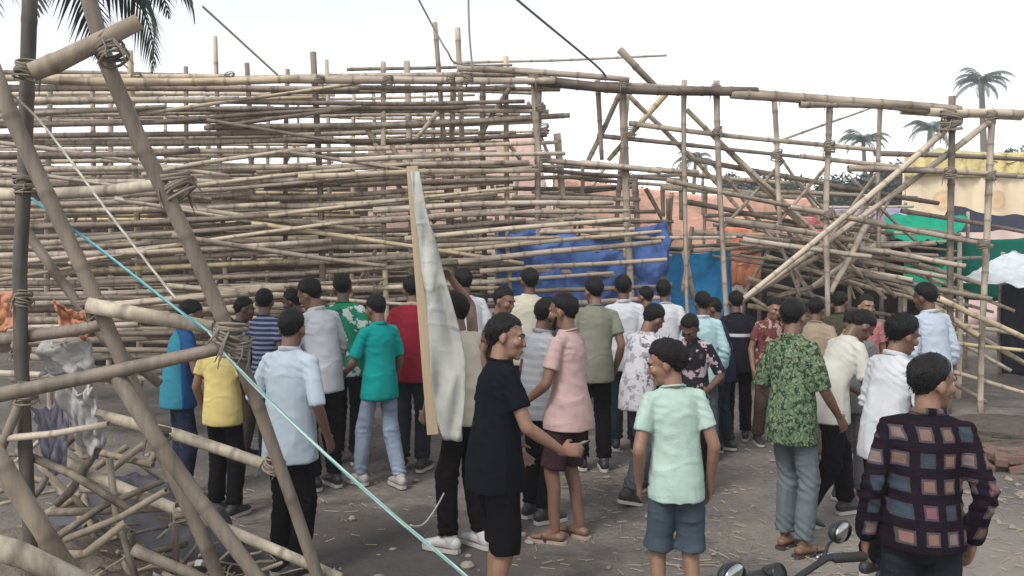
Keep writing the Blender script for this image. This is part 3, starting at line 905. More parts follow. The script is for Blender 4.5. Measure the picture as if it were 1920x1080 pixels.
# ------------------------------------------------------------------ trees
def leaf_mat(key, c):
    if key in _mats: return _mats[key]
    m, nt, b = nodes_of(key)
    n = NB(nt); co = n.coord()
    n.link(n.mix(n.noise(co, 1.7, 3), tuple(v * .55 for v in c), tuple(v * 1.35 for v in c)), b.inputs['Base Color'])
    b.inputs['Roughness'].default_value = .6
    _mats[key] = m
    return m
bark = simple('bark', (.13, .105, .085), .9, var=.35, scale=6, bump=.6, bscale=14, bdist=.02)


def broadleaf(base, h, w, label, seed, n=2600, leaf=.34, c=(.055, .085, .05), trunk_h=.35):
    rr = random.Random(seed)
    e = tag(empty('broadleaf_tree', base), label, 'tree', 'trees on the skyline')
    mb = MB()
    mb.tube([(0, 0, -.1), (.1, 0, h * .2), (.15, .1, h * trunk_h), (.1, 0, h * .6)], [h * .03, h * .024, h * .02, h * .01], seg=9)
    blobs = []
    for i in range(13):
        a = rr.uniform(0, 6.28); q = rr.uniform(.1, 1) ** .6
        cz = h * rr.uniform(trunk_h + .05, .92)
        k = math.sqrt(max(.1, 1 - abs((cz / h - .62) / .5) ** 2))
        cx, cy = math.cos(a) * w * .5 * q * k, math.sin(a) * w * .5 * q * k
        blobs.append((cx, cy, cz, rr.uniform(.12, .22) * w))
        mb.tube([(.1, 0, h * trunk_h * rr.uniform(.8, 1.3)), (cx * .5, cy * .5, cz * .85), (cx, cy, cz)], [h * .012, h * .008, h * .004], seg=5)
    mb.obj('trunk', bark, e)
    V, Fc = [], []
    for i in range(n):
        bx, by, bz, br = rr.choice(blobs)
        d = norm_([rr.gauss(0, 1), rr.gauss(0, 1), rr.gauss(0, .8)])
        q = br * rr.uniform(.45, 1.12)
        p = np.array([bx, by, bz]) + d * q
        u = norm_([rr.gauss(0, 1), rr.gauss(0, 1), rr.gauss(0, .6)]); v = norm_(np.cross(u, d + .3))
        s = leaf * rr.uniform(.5, 1.2)
        o = len(V)
        V += [p - u * s, p + v * s * .4, p + u * s, p - v * s * .4]
        Fc.append((o, o + 1, o + 2, o + 3))
    mesh_obj('crown', V, Fc, leaf_mat('leaf_%d' % int(c[1] * 1000), c), e, False)
    return e


def norm_(v):
    v = np.array(v, float); return v / (np.linalg.norm(v) + 1e-9)


def palm(base, h, fl, label, seed, lean_=(0, 0), nfr=17, leafl=.5, c=(.05, .085, .055), group='palms on the skyline'):
    rr = random.Random(seed)
    e = tag(empty('palm_tree', base), label, 'palm tree', group)
    mb = MB()
    pts = [(lean_[0] * t * t, lean_[1] * t * t, h * t - .1) for t in np.linspace(0, 1, 14)]
    mb.tube(pts, [h * .017 * (1.25 - .5 * t) * (1 + .06 * (i % 2)) for i, t in enumerate(np.linspace(0, 1, 14))], seg=9)
    mb.obj('trunk', bark, e)
    top = np.array(pts[-1])
    lm = leaf_mat('palm_leaf', c)
    for i in range(nfr):
        a = 6.283 * i / nfr + rr.uniform(-.2, .2)
        up = rr.uniform(-.25, .95)
        dirn = np.array([math.cos(a), math.sin(a), 0])
        L = fl * rr.uniform(.8, 1.1)
        path, p, ang = [top.copy()], top.copy(), math.atan(up) + .35
        for k in range(10):
            p = p + (dirn * math.cos(ang) + np.array([0, 0, math.sin(ang)])) * L / 10
            ang -= .17 + .05 * k / 5
            path.append(p.copy())
        fb = MB()
        fb.tube(path, [fl * .010 * (1 - .8 * k / 10) for k in range(11)], seg=5, ref=(0, 0, 1))
        sd = np.cross(dirn, [0, 0, 1.])
        for k in range(1, 41):
            t = k / 40 * 9.9
            j = int(t); q = path[j] + (path[j + 1] - path[j]) * (t - j)
            tg = norm_(path[j + 1] - path[j])
            ll = leafl * L * .42 * math.sin(math.pi * min(1, .18 + .82 * k / 41)) * rr.uniform(.8, 1.15)
            for s in (-1, 1):
                dd = norm_(sd * s * .8 + tg * .65 + np.array([0, 0, -.35 - .3 * rr.random()]))
                w = fl * .011
                o_ = len(fb.v)
                mid = q + dd * ll * .5
                fb.add([q - tg * w * .5, q + tg * w * .5, mid + tg * w + np.array([0, 0, .02 * ll]), q + dd * ll + np.array([0, 0, -.12 * ll]), mid - tg * w], [(0, 1, 2, 4), (4, 2, 3)])
        fb.obj('frond', lm, e, False)
    return e


def far(px, d): g_ = at(px, 480, d); g_.z = 0; return g_
palm(far(1846, 75), 17.2, 3.3, 'tallest palm, rising behind the right end of the beam', 1, (-.6, 0))
palm(far(1722, 70), 12.4, 2.9, 'palm leaning behind the right truss, left of the tallest one', 2, (.8, 0), c=(.04, .06, .045))
palm(far(1625, 66), 10.9, 2.6, 'small dark palm between the right truss posts', 3, (-.4, 0), c=(.04, .06, .045))
palm(far(1295, 62), 9.0, 2.4, 'low palm showing through the braces left of the right truss', 4, (.3, 0), c=(.04, .06, .045))
for i, (px, d, yt, w, lb) in enumerate([(1445, 52, 318, 5.5, 'rounded dark tree at the left end of the low tree line'), (1520, 50, 330, 6.5, 'low broad tree in the tree line behind the right truss'), (1600, 54, 326, 6.0, 'bushy tree in the tree line under the small palm'), (1675, 50, 318, 6.0, 'dense tree at the right end of the tree line beside the tent'),
                                        (1905, 60, 268, 6, 'tree top showing over the festival tent roof'), (90, 30, 300, 5, 'dim green tree seen through the far left rows of bamboo'), (330, 34, 330, 6, 'dark tree deep behind the left decking, right of the dim green one'), (1190, 60, 345, 6, 'far grey green tree behind the salmon cloth')]):
    h = at(px, yt, d).z
    broadleaf(far(px, d), h, w, lb, 40 + i, n=8000, leaf=.21 if d > 45 else .16, c=(.05, .068, .05))
# the young palm whose fronds hang into the top left corner
pb = at(-280, 480, 6.2); pb.z = 0
palm(pb, 4.45, 1.8, 'young palm with dark fronds hanging into the top left corner', 9, (1.25, 0), nfr=24, leafl=.7, c=(.028, .060, .055), group='palm close to the camera')

# ------------------------------------------------------------------ hazy air
mb = MB(); mb.box((0, 40, 12.5), (120, 75, 14.5))
hz = mesh_obj('haze', mb.v, mb.f, bpy.data.materials.new('haze_air'), None, False)
hm_ = hz.data.materials[0]; hm_.use_nodes = True
hm_.node_tree.nodes.clear()
ho = hm_.node_tree.nodes.new('ShaderNodeOutputMaterial'); hv = hm_.node_tree.nodes.new('ShaderNodeVolumePrincipled')
hv.inputs['Color'].default_value = (.93, .95, .97, 1); hv.inputs['Density'].default_value = .0025; hv.inputs['Anisotropy'].default_value = .2
hm_.node_tree.links.new(hv.outputs[0], ho.inputs['Volume'])
tag(hz, 'thin pale haze filling the air over the whole site', 'haze', kind='stuff')
# ------------------------------------------------------------------ people
JOBS = []          # (object, voxel size, smoothing rounds, wrinkle settings): meshed together at the end


def job(name, mb, m, parent, voxel, smooth, wr=None):
    o = mb.obj(name, m, parent)
    r_ = o.modifiers.new('remesh', 'REMESH'); r_.mode = 'VOXEL'; r_.voxel_size = voxel; r_.use_smooth_shade = True
    s_ = o.modifiers.new('smooth', 'SMOOTH'); s_.factor = .5; s_.iterations = smooth
    JOBS.append((o, wr))
    return o


def run_jobs():
    dg = bpy.context.evaluated_depsgraph_get()
    done = []
    for o, wr in JOBS:
        done.append(bpy.data.meshes.new_from_object(o.evaluated_get(dg)))
    for (o, wr), me in zip(JOBS, done):
        old = o.data
        mats = [s for s in old.materials]
        o.modifiers.clear()
        o.data = me
        me.name = old.name
        bpy.data.meshes.remove(old)
        if not me.materials:
            for q in mats: me.materials.append(q)
        if wr: wrinkle(me, **wr)
        me.polygons.foreach_set('use_smooth', np.ones(len(me.polygons), bool))
    JOBS.clear()


def wrinkle(me, amp=.008, freq=9.0, stretch=(1, 1, .5), seed=0, ztop=1.36, lines=()):
    n = len(me.vertices)
    co = np.empty(n * 3, np.float32); me.vertices.foreach_get('co', co); co = co.reshape(-1, 3).astype(float)
    no = np.empty(n * 3, np.float32); me.vertex_normals.foreach_get('vector', no); no = no.reshape(-1, 3)
    a_ = (seed % 7 - 3) * .14
    q = np.c_[co[:, 0] + a_ * co[:, 2], co[:, 1] - a_ * co[:, 2], co[:, 2]]
    p = q * np.array(stretch) * freq + seed * 7.31
    wx = fbm(p * .6 + 31, 2) * 1.3
    rid = 1 - np.abs(2 * vnoise(p + wx[:, None]) - 1)
    p2 = np.c_[q[:, 0] * .6 + q[:, 2] * .35, q[:, 1] * .6, q[:, 2] * 1.5] * freq + seed * 3.1
    rid2 = 1 - np.abs(2 * vnoise(p2 + wx[:, None]) - 1)
    d = (rid ** 1.6 - .55) * 1.1 + (rid2 ** 3 - .35) * .35 + (fbm(p * .4 + 9, 2) - .5) * 1.5
    fade = np.clip((ztop - co[:, 2]) / .2, .35, 1)
    d *= fade
    for (c, rad, k) in lines:                      # folds gathered round a joint
        r_ = np.linalg.norm(co - np.array(c), axis=1)
        g = np.exp(-(r_ / rad) ** 2)
        d += g * k * np.sin((co[:, 2] + .5 * co[:, 0] + .4 * co[:, 1]) * 120 + fbm(co * 14, 2) * 7)
    co += no * (d * amp)[:, None]
    me.vertices.foreach_set('co', co.astype(np.float32).ravel())
    me.update()


def norm(v):
    v = np.array(v, float)
    return v / (np.linalg.norm(v) + 1e-9)


def rotx(a): c, s = math.cos(a), math.sin(a); return np.array([[1, 0, 0], [0, c, -s], [0, s, c]])
def roty(a): c, s = math.cos(a), math.sin(a); return np.array([[c, 0, s], [0, 1, 0], [-s, 0, c]])
def rotz(a): c, s = math.cos(a), math.sin(a); return np.array([[c, -s, 0], [s, c, 0], [0, 0, 1]])


def ik(S, T, l1, l2, pole_):
    S, T = np.array(S, float), np.array(T, float)
    d = T - S; L = np.linalg.norm(d); D = d / L
    L = min(L, (l1 + l2) * .995)
    T = S + D * L
    a = (l1 * l1 - l2 * l2 + L * L) / (2 * L)
    h = math.sqrt(max(0, l1 * l1 - a * a))
    p = np.array(pole_, float); p = p - D * np.dot(p, D); p = norm(p)
    return S + D * a + p * h, T


def hand(mb, W, d, thumb, palm, curl, r=.0092):
    d = norm(d); thumb = norm(np.array(thumb) - d * np.dot(thumb, d)); palm = norm(np.array(palm) - d * np.dot(palm, d) - thumb * np.dot(palm, thumb))
    mb.tube([W - d * .02, W + d * .012, W + d * .05, W + d * .088], [(.026, .021), (.029, .019), (.039, .016), (.041, .013)], ref=palm, seg=10)
    tips = []
    for k, (o, l) in enumerate(((.031, .070), (.0105, .080), (-.0105, .075), (-.031, .058))):
        p = W + d * (.086 - .004 * abs(k - 1)) + thumb * o
        pts, a = [p - d * .012], 0.0
        for q, fr in enumerate((.45, .32, .26)):
            a += curl * (.75, 1.0, .8)[q] * (1 + .12 * k)
            dirn = d * math.cos(a) + palm * math.sin(a) + thumb * (.08 - .055 * k) * (1 if q == 0 else .4)
            p = p + norm(dirn) * l * fr
            pts.append(p)
        mb.tube(pts, [r, r, r * .95, r * .82], seg=7, ref=thumb)
        tips.append(p)
    p = W + d * .022 + thumb * .030 + palm * .004
    q1 = p + norm(d * .62 + thumb * .62 + palm * (.25 + .3 * curl)) * .042
    q2 = q1 + norm(d * .85 + thumb * (.30 - .35 * curl) + palm * (.3 + .55 * curl)) * .034
    mb.tube([W + d * .015 + thumb * .016, p, q1, q2], [.014, .0135, .0115, .0092], seg=7, ref=palm)
    return tips


PEOPLE = {}


def person(key, px, d, h, heading, label, shirt, pants, skin_i=1, near=False, top='tee', legs='trousers', shoes='shoe',
           lean=0, side=0, head=(0, 0), L=None, Rr=None, Lp=None, Rp=None, curl=(.25, .25), fl=None, fr=None, build=1.0,
           hem=.80, hair=(.006, .005, .005), hair_t=.0125, beard=None, collar=None, sleeve=None, shoe_m=None, fwd=None, group=None,
           handL=None, handR=None, belt=None, trim=None, flare=1.0):
    """heading: 0 faces away from the camera, 90 to the right. Arm targets are wrists in the body's own metres (x right, y forward, z up) at 1.72 m."""
    g = at(px, 900, d)
    root = empty('person', (g.x, g.y, 0), -R(heading))
    k = h / 1.72
    root.scale = (k, k, k)
    tag(root, label, 'person', group or 'people in the crowd at the collapsed frame')
    seed = sum(map(ord, key))
    rnd = random.Random(seed)
    ms = skin(skin_i)
    side = side or rnd.uniform(-4, 4)
    lean = lean or rnd.uniform(-1, 5)
    head = (head[0] + rnd.uniform(-6, 6), head[1] + rnd.uniform(-3, 5))
    vox = .0080 if near else .0124
    bw = build * .86
    # ---- skeleton
    piv = np.array([0, 0, .96])
    def T(p, w=1.0):                                      # torso bend about the hips
        p = np.array(p, float)
        t = max(0, min(1, (p[2] - .96) / .30)); t = t * t * (3 - 2 * t)
        M = rotx(-R(lean) * t) @ roty(R(side) * t)
        return piv + M @ (p - piv)
    Mt = rotx(-R(lean)) @ roty(R(side))
    hipL, hipR = np.array([-.088 * bw, 0, .91]), np.array([.088 * bw, 0, .91])
    fl = fl or (-.095, .03 + rnd.uniform(-.05, .05), 0)
    fr = fr or (.095, -.02 + rnd.uniform(-.05, .05), 0)
    ankL, ankR = np.array([fl[0], fl[1], .085 + (fl[2] if len(fl) > 2 else 0)]), np.array([fr[0], fr[1], .085 + (fr[2] if len(fr) > 2 else 0)])
    # lower the hips when the stride is wide
    for hp, an in ((hipL, ankL), (hipR, ankR)):
        pass
    reach = max(np.linalg.norm((hipL - ankL)[:2]), np.linalg.norm((hipR - ankR)[:2]))
    drop = max(0, .825 - math.sqrt(max(.01, .832 ** 2 - reach ** 2)))
    off = np.array([0, 0, -drop])
    hipL, hipR = hipL + off, hipR + off
    piv0 = piv.copy(); piv = piv + off
    def TT(p):
        p = np.array(p, float)
        t = max(0, min(1, (p[2] - .96) / .30)); t = t * t * (3 - 2 * t)
        M = rotx(-R(lean) * t) @ roty(R(side) * t)
        return piv + M @ (p - piv0)
    T = TT
    kneL, ankL = ik(hipL, ankL, .425, .41, (-.12, 1, 0))
    kneR, ankR = ik(hipR, ankR, .425, .41, (.12, 1, 0))
    shL, shR = T((-.172 * bw, -.005, 1.385)), T((.172 * bw, -.005, 1.385))
    wl = np.array(L if L is not None else (-.215, .0 + rnd.uniform(0, .07), .885), float) + off
    wr = np.array(Rr if Rr is not None else (.215, .0 + rnd.uniform(0, .07), .885), float) + off
    elL, wl = ik(shL, wl, .285, .25, Lp or (-.5, -1, -.1))
    elR, wr = ik(shR, wr, .285, .25, Rp or (.5, -1, -.1))
    nb = T((0, -.012, 1.45))
    Mh = Mt @ rotz(-R(head[0])) @ rotx(-R(head[1])) @ roty(R(rnd.uniform(-6, 6)))
    nt = T((0, .0, 1.50))
    hc = nt + Mh @ np.array([0, .014, .088])               # head centre; chin about at the neck top
    def H(p): return hc + Mh @ np.array(p, float)

    # ---- body: one surface
    b = MB()
    tz = [(.88, .150, .108), (.97, .158, .112), (1.06, .140, .100), (1.15, .140, .102), (1.25, .158, .112), (1.33, .150, .098), (1.38, .108, .070), (1.45, .054, .052)]
    b.tube([T((0, 0, z)) for z, _, _ in tz], [(x * bw, y * bw) for _, x, y in tz], ref=(0, 1, 0), seg=16)
    b.tube([nb + np.array([0, 0, -.05]), nb, H((0, -.018, -.07)), H((0, -.02, -.02))], [.055, .054, .053, .052], seg=12)
    for s, sh, el, w in ((-1, shL, elL, wl), (1, shR, elR, wr)):
        b.tube([T((s * .03, -.018, 1.412)), T((s * .09, -.010, 1.378)), sh + np.array([0, 0, -.016])], [.034, .032, .034], seg=10)
        b.ell(sh + np.array([0, 0, -.016]), (.044 * bw, .044 * bw, .044))
        mid = sh * .5 + el * .5
        b.tube([sh * .88 + el * .12, mid, el], [(.046 * bw, .045 * bw), (.046 * bw, .046 * bw), .037], seg=10)
        m2 = el * .65 + w * .35
        b.tube([el, m2, w], [.038, (.040 * bw, .037), (.027, .022)], seg=10)
        hd = norm(w - el)
        spec = handL if s < 0 else handR
        if spec: hdir, th, pa = spec
        else: hdir, th, pa = hd, np.array([0, 1, .15]) , np.array([-s, 0, 0])
        if not spec and abs(hd[1]) > .8: th = np.array([0, 0, 1.])
        tips = hand(b, w, np.array(hdir, float), np.array(th, float), np.array(pa, float), curl[0 if s < 0 else 1])
        if s < 0: tipsL = tips
        else: tipsR = tips
    feet = []
    for s, hp, kn, an, f in ((-1, hipL, kneL, ankL, fl), (1, hipR, kneR, ankR, fr)):
        b.tube([hp + np.array([0, 0, .04]), hp * .55 + kn * .45, kn], [(.088 * bw, .092 * bw), (.074 * bw, .078 * bw), (.053, .055)], seg=12)
        c1 = kn * .68 + an * .32 + np.array([0, -.012, 0])
        b.tube([kn, c1, kn * .3 + an * .7, an], [(.052, .054), (.052 * bw, .056 * bw), (.040, .042), (.034, .037)], seg=12)
        yaw = f[3] if len(f) > 3 else s * 9
        fd = np.array([math.sin(R(yaw)), math.cos(R(yaw)), 0]); fs = np.array([fd[1], -fd[0], 0])
        pit = f[4] if len(f) > 4 else 0                     # heel lifted
        fd = norm(fd * math.cos(R(pit)) - np.array([0, 0, 1]) * math.sin(R(pit)))
        up = np.cross(fs, fd)
        A = np.array(an) - up * .085
        heel = A - fd * .048 + up * .040
        ball = A + fd * .115 + up * .034
        toe = A + fd * .170 + up * .028
        b.tube([heel, A + up * .045 + fd * .02, ball, toe], [(.033, .030), (.036, .036), (.043, .022), (.036, .014)], ref=up, seg=10)
        b.tube([an, A + up * .05 + fd * .06, ball], [(.033, .034), (.034, .026), (.036, .018)], ref=up, seg=10)
        for t in range(5):
            q = toe + fs * s * (-.030 + .015 * t) * 1 - fd * (.006 * t)
            b.tube([q - fd * .03, q + fd * (.016 - .002 * t)], [.011 if t else .014, .009 if t else .012], seg=6)
        feet.append((A, fd, fs, up))
    # head
    b.ell(H((0, -.012, .033)), (.0755, .096, .089), Mh, 18, 12)
    b.ell(H((0, .022, -.018)), (.063, .069, .086), Mh, 16, 10)
    b.ell(H((0, .034, -.072)), (.049, .050, .042), Mh)
    b.ell(H((0, .074, -.096)), (.022, .020, .017), Mh)
    b.tube([H((0, .088, .014)), H((0, .100, -.012)), H((0, .106, -.030))], [(.009, .010), (.011, .012), (.016, .012)], seg=8)
    b.tube([H((-.046, .074, .030)), H((-.022, .090, .030)), H((0, .092, .024)), H((.022, .090, .030)), H((.046, .074, .030))], [.009, .0105, .010, .0105, .009], seg=8)
    b.ell(H((0, .092, -.058)), (.022, .010, .007), Mh); b.ell(H((0, .091, -.070)), (.020, .010, .008), Mh)
    for s in (-1, 1):
        b.ell(H((s * .041, .066, -.020)), (.022, .024, .024), Mh)
        b.ell(H((s * .0775, -.010, -.010)), (.011, .021, .033), Mh @ rotz(-s * .35))
    job('body', b, ms, root, vox, 2 if near else 1)

    # face pieces
    em = simple('eye_white', (.42, .38, .35), .25, var=.06, bump=0)
    im = simple('iris_dark', (.018, .010, .008), .15, var=.1, bump=0)
    hm = hair_mat(hair)
    for s in (-1, 1):
        e = MB(); e.ell(H((s * .030, .0735, .004)), (.0135, .0120, .0078), Mh, 10, 8); eo = e.obj('eye', em, root)
        e = MB(); e.ell(H((s * .030, .0812, .0042)), (.0062, .0055, .0064), Mh, 8, 6); e.obj('iris', im, eo)
        e = MB(); e.tube([H((s * .013, .0975, .026)), H((s * .031, .0945, .032)), H((s * .048, .081, .028))], [.0030, .0042, .003], seg=6); e.obj('eyebrow', hm, root)
    e = MB(); e.tube([H((-.022, .0925, -.0635)), H((-.010, .1010, -.0615)), H((0, .1015, -.063)), H((.010, .1010, -.0615)), H((.022, .0925, -.0635))], [.002, .0042, .0045, .0042, .002], seg=6)
    e.obj('mouth', simple('lips%d' % skin_i, tuple(v * q for v, q in zip([(.225, .122, .082), (.165, .086, .058), (.115, .060, .042), (.27, .155, .108)][skin_i], (.9, .62, .66))), .45, var=.1, bump=0), root)
    if beard:
        e = MB()
        e.tube([H((-.028, .088, -.052)), H((0, .106, -.046)), H((.028, .088, -.052))], [.006, .008, .006], seg=6)
        if beard == 'full':
            e.tube([H((-.062, .03, -.035)), H((-.050, .058, -.085)), H((0, .086, -.106)), H((.050, .058, -.085)), H((.062, .03, -.035))], [.010, .014, .017, .014, .010], seg=7)
        e.obj('beard', hm, root)
    hair_mesh(H, Mh, hm, root, hair_t, rnd, seed)

    # ---- upper clothing
    seg_t = 22
    o_ = .017
    hz = hem
    def prof(z):
        zz = [.70, .80, .90, 1.00, 1.10, 1.20, 1.30, 1.365, 1.42, 1.466]
        xx = [.204, .200, .196, .186, .172, .172, .182, .172, .122, .070]
        yy = [.180, .176, .170, .156, .138, .131, .133, .120, .090, .066]
        k_ = 1 + (flare - 1) * max(0, min(1, (1.05 - z) / .25))
        return float(np.interp(z, zz, xx)) * bw * k_, float(np.interp(z, zz, yy)) * bw * k_
    zs = list(np.linspace(hz, 1.30, 9)) + [1.365, 1.42, 1.466]
    c = MB()
    ring = [T((0, -.004, z)) for z in zs]
    c.tube(ring, [prof(z) for z in zs], seg=seg_t, cap=.08)
    sl = sleeve if sleeve is not None else {'tee': .62, 'shirt': 1.0, 'half': .72, 'vest': 0, 'roll': 1.35}.get(top, .62)
    lines = []
    for s, sh, el, w in ((-1, shL, elL, wl), (1, shR, elR, wr)):
        if sl <= 0: 
            continue
        inn = T((s * .07, -.008, 1.395))
        c.tube([inn, sh + np.array([0, 0, -.006])], [(.056, .056), (.056 * bw, .060 * bw)], seg=12)
        c.ell(sh + np.array([0, 0, -.012]), (.058 * bw, .060 * bw, .060))
        e1 = sh + (el - sh) * min(1, sl)
        rr = .064 if top != 'shirt' else .058
        c.tube([sh + np.array([0, 0, -.008]), sh * .5 + e1 * .5, e1], [(.058 * bw, .060 * bw), (rr * bw, rr * bw), (rr * 1.02 * bw, rr * 1.02 * bw)], seg=12, cap=.12, ref=(0, 0, 1) if abs(norm(e1 - sh)[2]) < .9 else (0, 1, 0))
        if sl > 1:
            e2 = el + (w - el) * min(.97, (sl - 1) if sl < 2 else .97)
            c.tube([sh * .3 + el * .7, el, el * .5 + e2 * .5, e2], [.060 * bw, .057 * bw, .052, .046], seg=12)
            lines.append((el, .09, .8))
        lines.append((sh * .8 + np.array([0, 0, .25]), .10, .5))
    
    job('shirt', c, shirt, root, .0095 if near else .0135, 1, dict(amp=.0105 if top != 'tee' else .0085, freq=7.5, stretch=(1, 1, .38), seed=seed % 50, lines=lines))
    if collar:
        e = MB()
        r1 = .066
        for s in (-1, 1):
            pts = [T((s * .004, .062, 1.425)), T((s * .048, .044, 1.444)), T((s * .066, -.010, 1.456)), T((s * .042, -.060, 1.463)), T((0, -.074, 1.465))]
            e.tube(pts, [(.010, .026), (.009, .022), (.007, .018), (.007, .017), (.007, .017)], ref=(0, 0, 1), seg=8)
        e.obj('collar', collar, root)
    elif top == 'tee':
        e = MB()
        pts = [T((.068 * math.cos(a), .064 * math.sin(a) - .006, 1.452 - .018 * math.sin(a))) for a in np.linspace(0, 2 * math.pi, 17)]
        e.tube(pts, [.0075] * 17, ref=(0, 0, 1), seg=6)
        e.obj('neckband', trim or shirt, root)
    if top in ('vest',):
        pass

    # ---- lower clothing
    t = MB()
    wz = [(.86, .152, .120), (.93, .164, .124), (1.0, .158, .118), (1.04, .150, .110)]
    t.tube([T((0, 0, z)) for z, _, _ in wz], [(x * bw, y * bw) for _, x, y in wz], seg=16)
    sh_f = {'trousers': 1.93, 'shorts': .93, 'long_shorts': 1.12, 'jeans': 1.93}[legs]
    wide = {'trousers': 1.0, 'jeans': .95, 'shorts': 1.12, 'long_shorts': 1.12}[legs]
    tl = []
    for hp, kn, an in ((hipL, kneL, ankL), (hipR, kneR, ankR)):
        def along(u): return hp + (kn - hp) * u if u <= 1 else kn + (an - kn) * (u - 1)
        us = np.linspace(0, sh_f, 9 if sh_f > 1.2 else 6)
        rads = [float(np.interp(u, [0, .5, 1, 1.4, 2], [.094, .090, .077, .073, .064 if legs == 'jeans' else .068])) * wide * (bw if u < .8 else 1) for u in us]
        t.tube([along(u) + np.array([0, -.004, .03 if u == 0 else 0]) for u in us], [(r_, r_ * 1.03) for r_ in rads], seg=14, cap=.06)
        if sh_f > 1.2:
            tl += [(kn + np.array([0, -.03, 0]), .09, .8), (an + np.array([0, 0, .06]), .09, 1.0)]
        tl.append((hp, .09, .5))
    job('trousers' if sh_f > 1.2 else 'shorts', t, pants, root, .0105 if near else .0140, 1, dict(amp=.009, freq=8, stretch=(1, 1, .45), seed=seed % 37 + 3, ztop=.95, lines=tl))
    if belt:
        e = MB(); e.tube([T((0, 0, 1.0)), T((0, 0, 1.035))], [(.168 * bw, .128 * bw)] * 2, seg=18); e.obj('belt', belt, root)

    # ---- footwear
    for (A, fd, fs, up) in feet:
        e = MB()
        def Q(x, y, z): return A + fs * x + fd * y + up * z
        def outline(z, gx):
            pts = []
            for y, xh in ((-.085, .018), (-.07, .032), (-.03, .036), (.03, .037), (.09, .045), (.14, .047), (.18, .038), (.20, .018)):
                pts.append((y, xh * gx))
            return [Q(x, y, z) for y, x in pts] + [Q(-x, y, z) for y, x in reversed(pts)]
        if shoes == 'shoe':
            n = 16
            lo, hi = outline(.0, 1.05), outline(.026, 1.05)
            e.add(lo + hi, [tuple(range(n - 1, -1, -1)), tuple(range(n, 2 * n))] + [(i, (i + 1) % n, n + (i + 1) % n, n + i) for i in range(n)])
            so = e.obj('shoe', simple('sole_pale', (.42, .40, .37), .8, var=.2), root, False)
            e = MB()
            e.tube([Q(0, -.062, .055), Q(0, -.02, .066), Q(0, .06, .058), Q(0, .12, .044), Q(0, .178, .036)],
                   [(.037, .045), (.041, .050), (.044, .040), (.047, .030), (.036, .022)], ref=up, seg=14)
            e.tube([Q(0, -.02, .06), Q(0, -.012, .105)], [(.044, .048), (.045, .050)], seg=12)
            e.obj('upper', shoe_m or simple('shoe_black', (.03, .03, .032), .5, var=.3), so)
        else:
            n = 16
            lo, hi = outline(-.004, 1.02), outline(.014, 1.02)
            e.add(lo + hi, [tuple(range(n - 1, -1, -1)), tuple(range(n, 2 * n))] + [(i, (i + 1) % n, n + (i + 1) % n, n + i) for i in range(n)])
            so = e.obj('sandal', shoe_m or simple('sandal_dark', (.05, .042, .038), .7, var=.3), root, False)
            e = MB()
            for s in (-1, 1):
                e.tube([Q(s * .046, .055, .012), Q(s * .036, .085, .044), Q(.004 * -1, .125, .044)], [(.005, .012)] * 3, ref=up, seg=6)
            e.obj('strap', simple('strap_dark', (.03, .028, .03), .6, var=.3), so)
    info = dict(root=root, wl=wl, wr=wr, tipsL=tipsL, tipsR=tipsR, elL=elL, elR=elR, k=k, heading=heading, H=H, T=T)
    def world(p): return Matrix.Translation((g.x, g.y, 0)) @ Matrix.Rotation(-R(heading), 4, 'Z') @ Matrix.Scale(k, 4) @ Vector(p)
    info['world'] = world
    PEOPLE[key] = info
    return info


def hair_mat(c):
    key = 'hair_%.3f_%.3f' % (c[0], c[2])
    if key in _mats: return _mats[key]
    m, nt, b = nodes_of(key)
    n = NB(nt); co = n.coord()
    st = n.noise(n.map(co, (160, 160, 40)), 1.0, 3)
    n.link(n.mix(st, tuple(v * .3 for v in c), tuple(v * 1.5 for v in c)), b.inputs['Base Color'])
    b.inputs['Roughness'].default_value = .48
    b.inputs['Specular IOR Level'].default_value = .22
    n.bump(st, 1.0, .010, b)
    _mats[key] = m
    return m


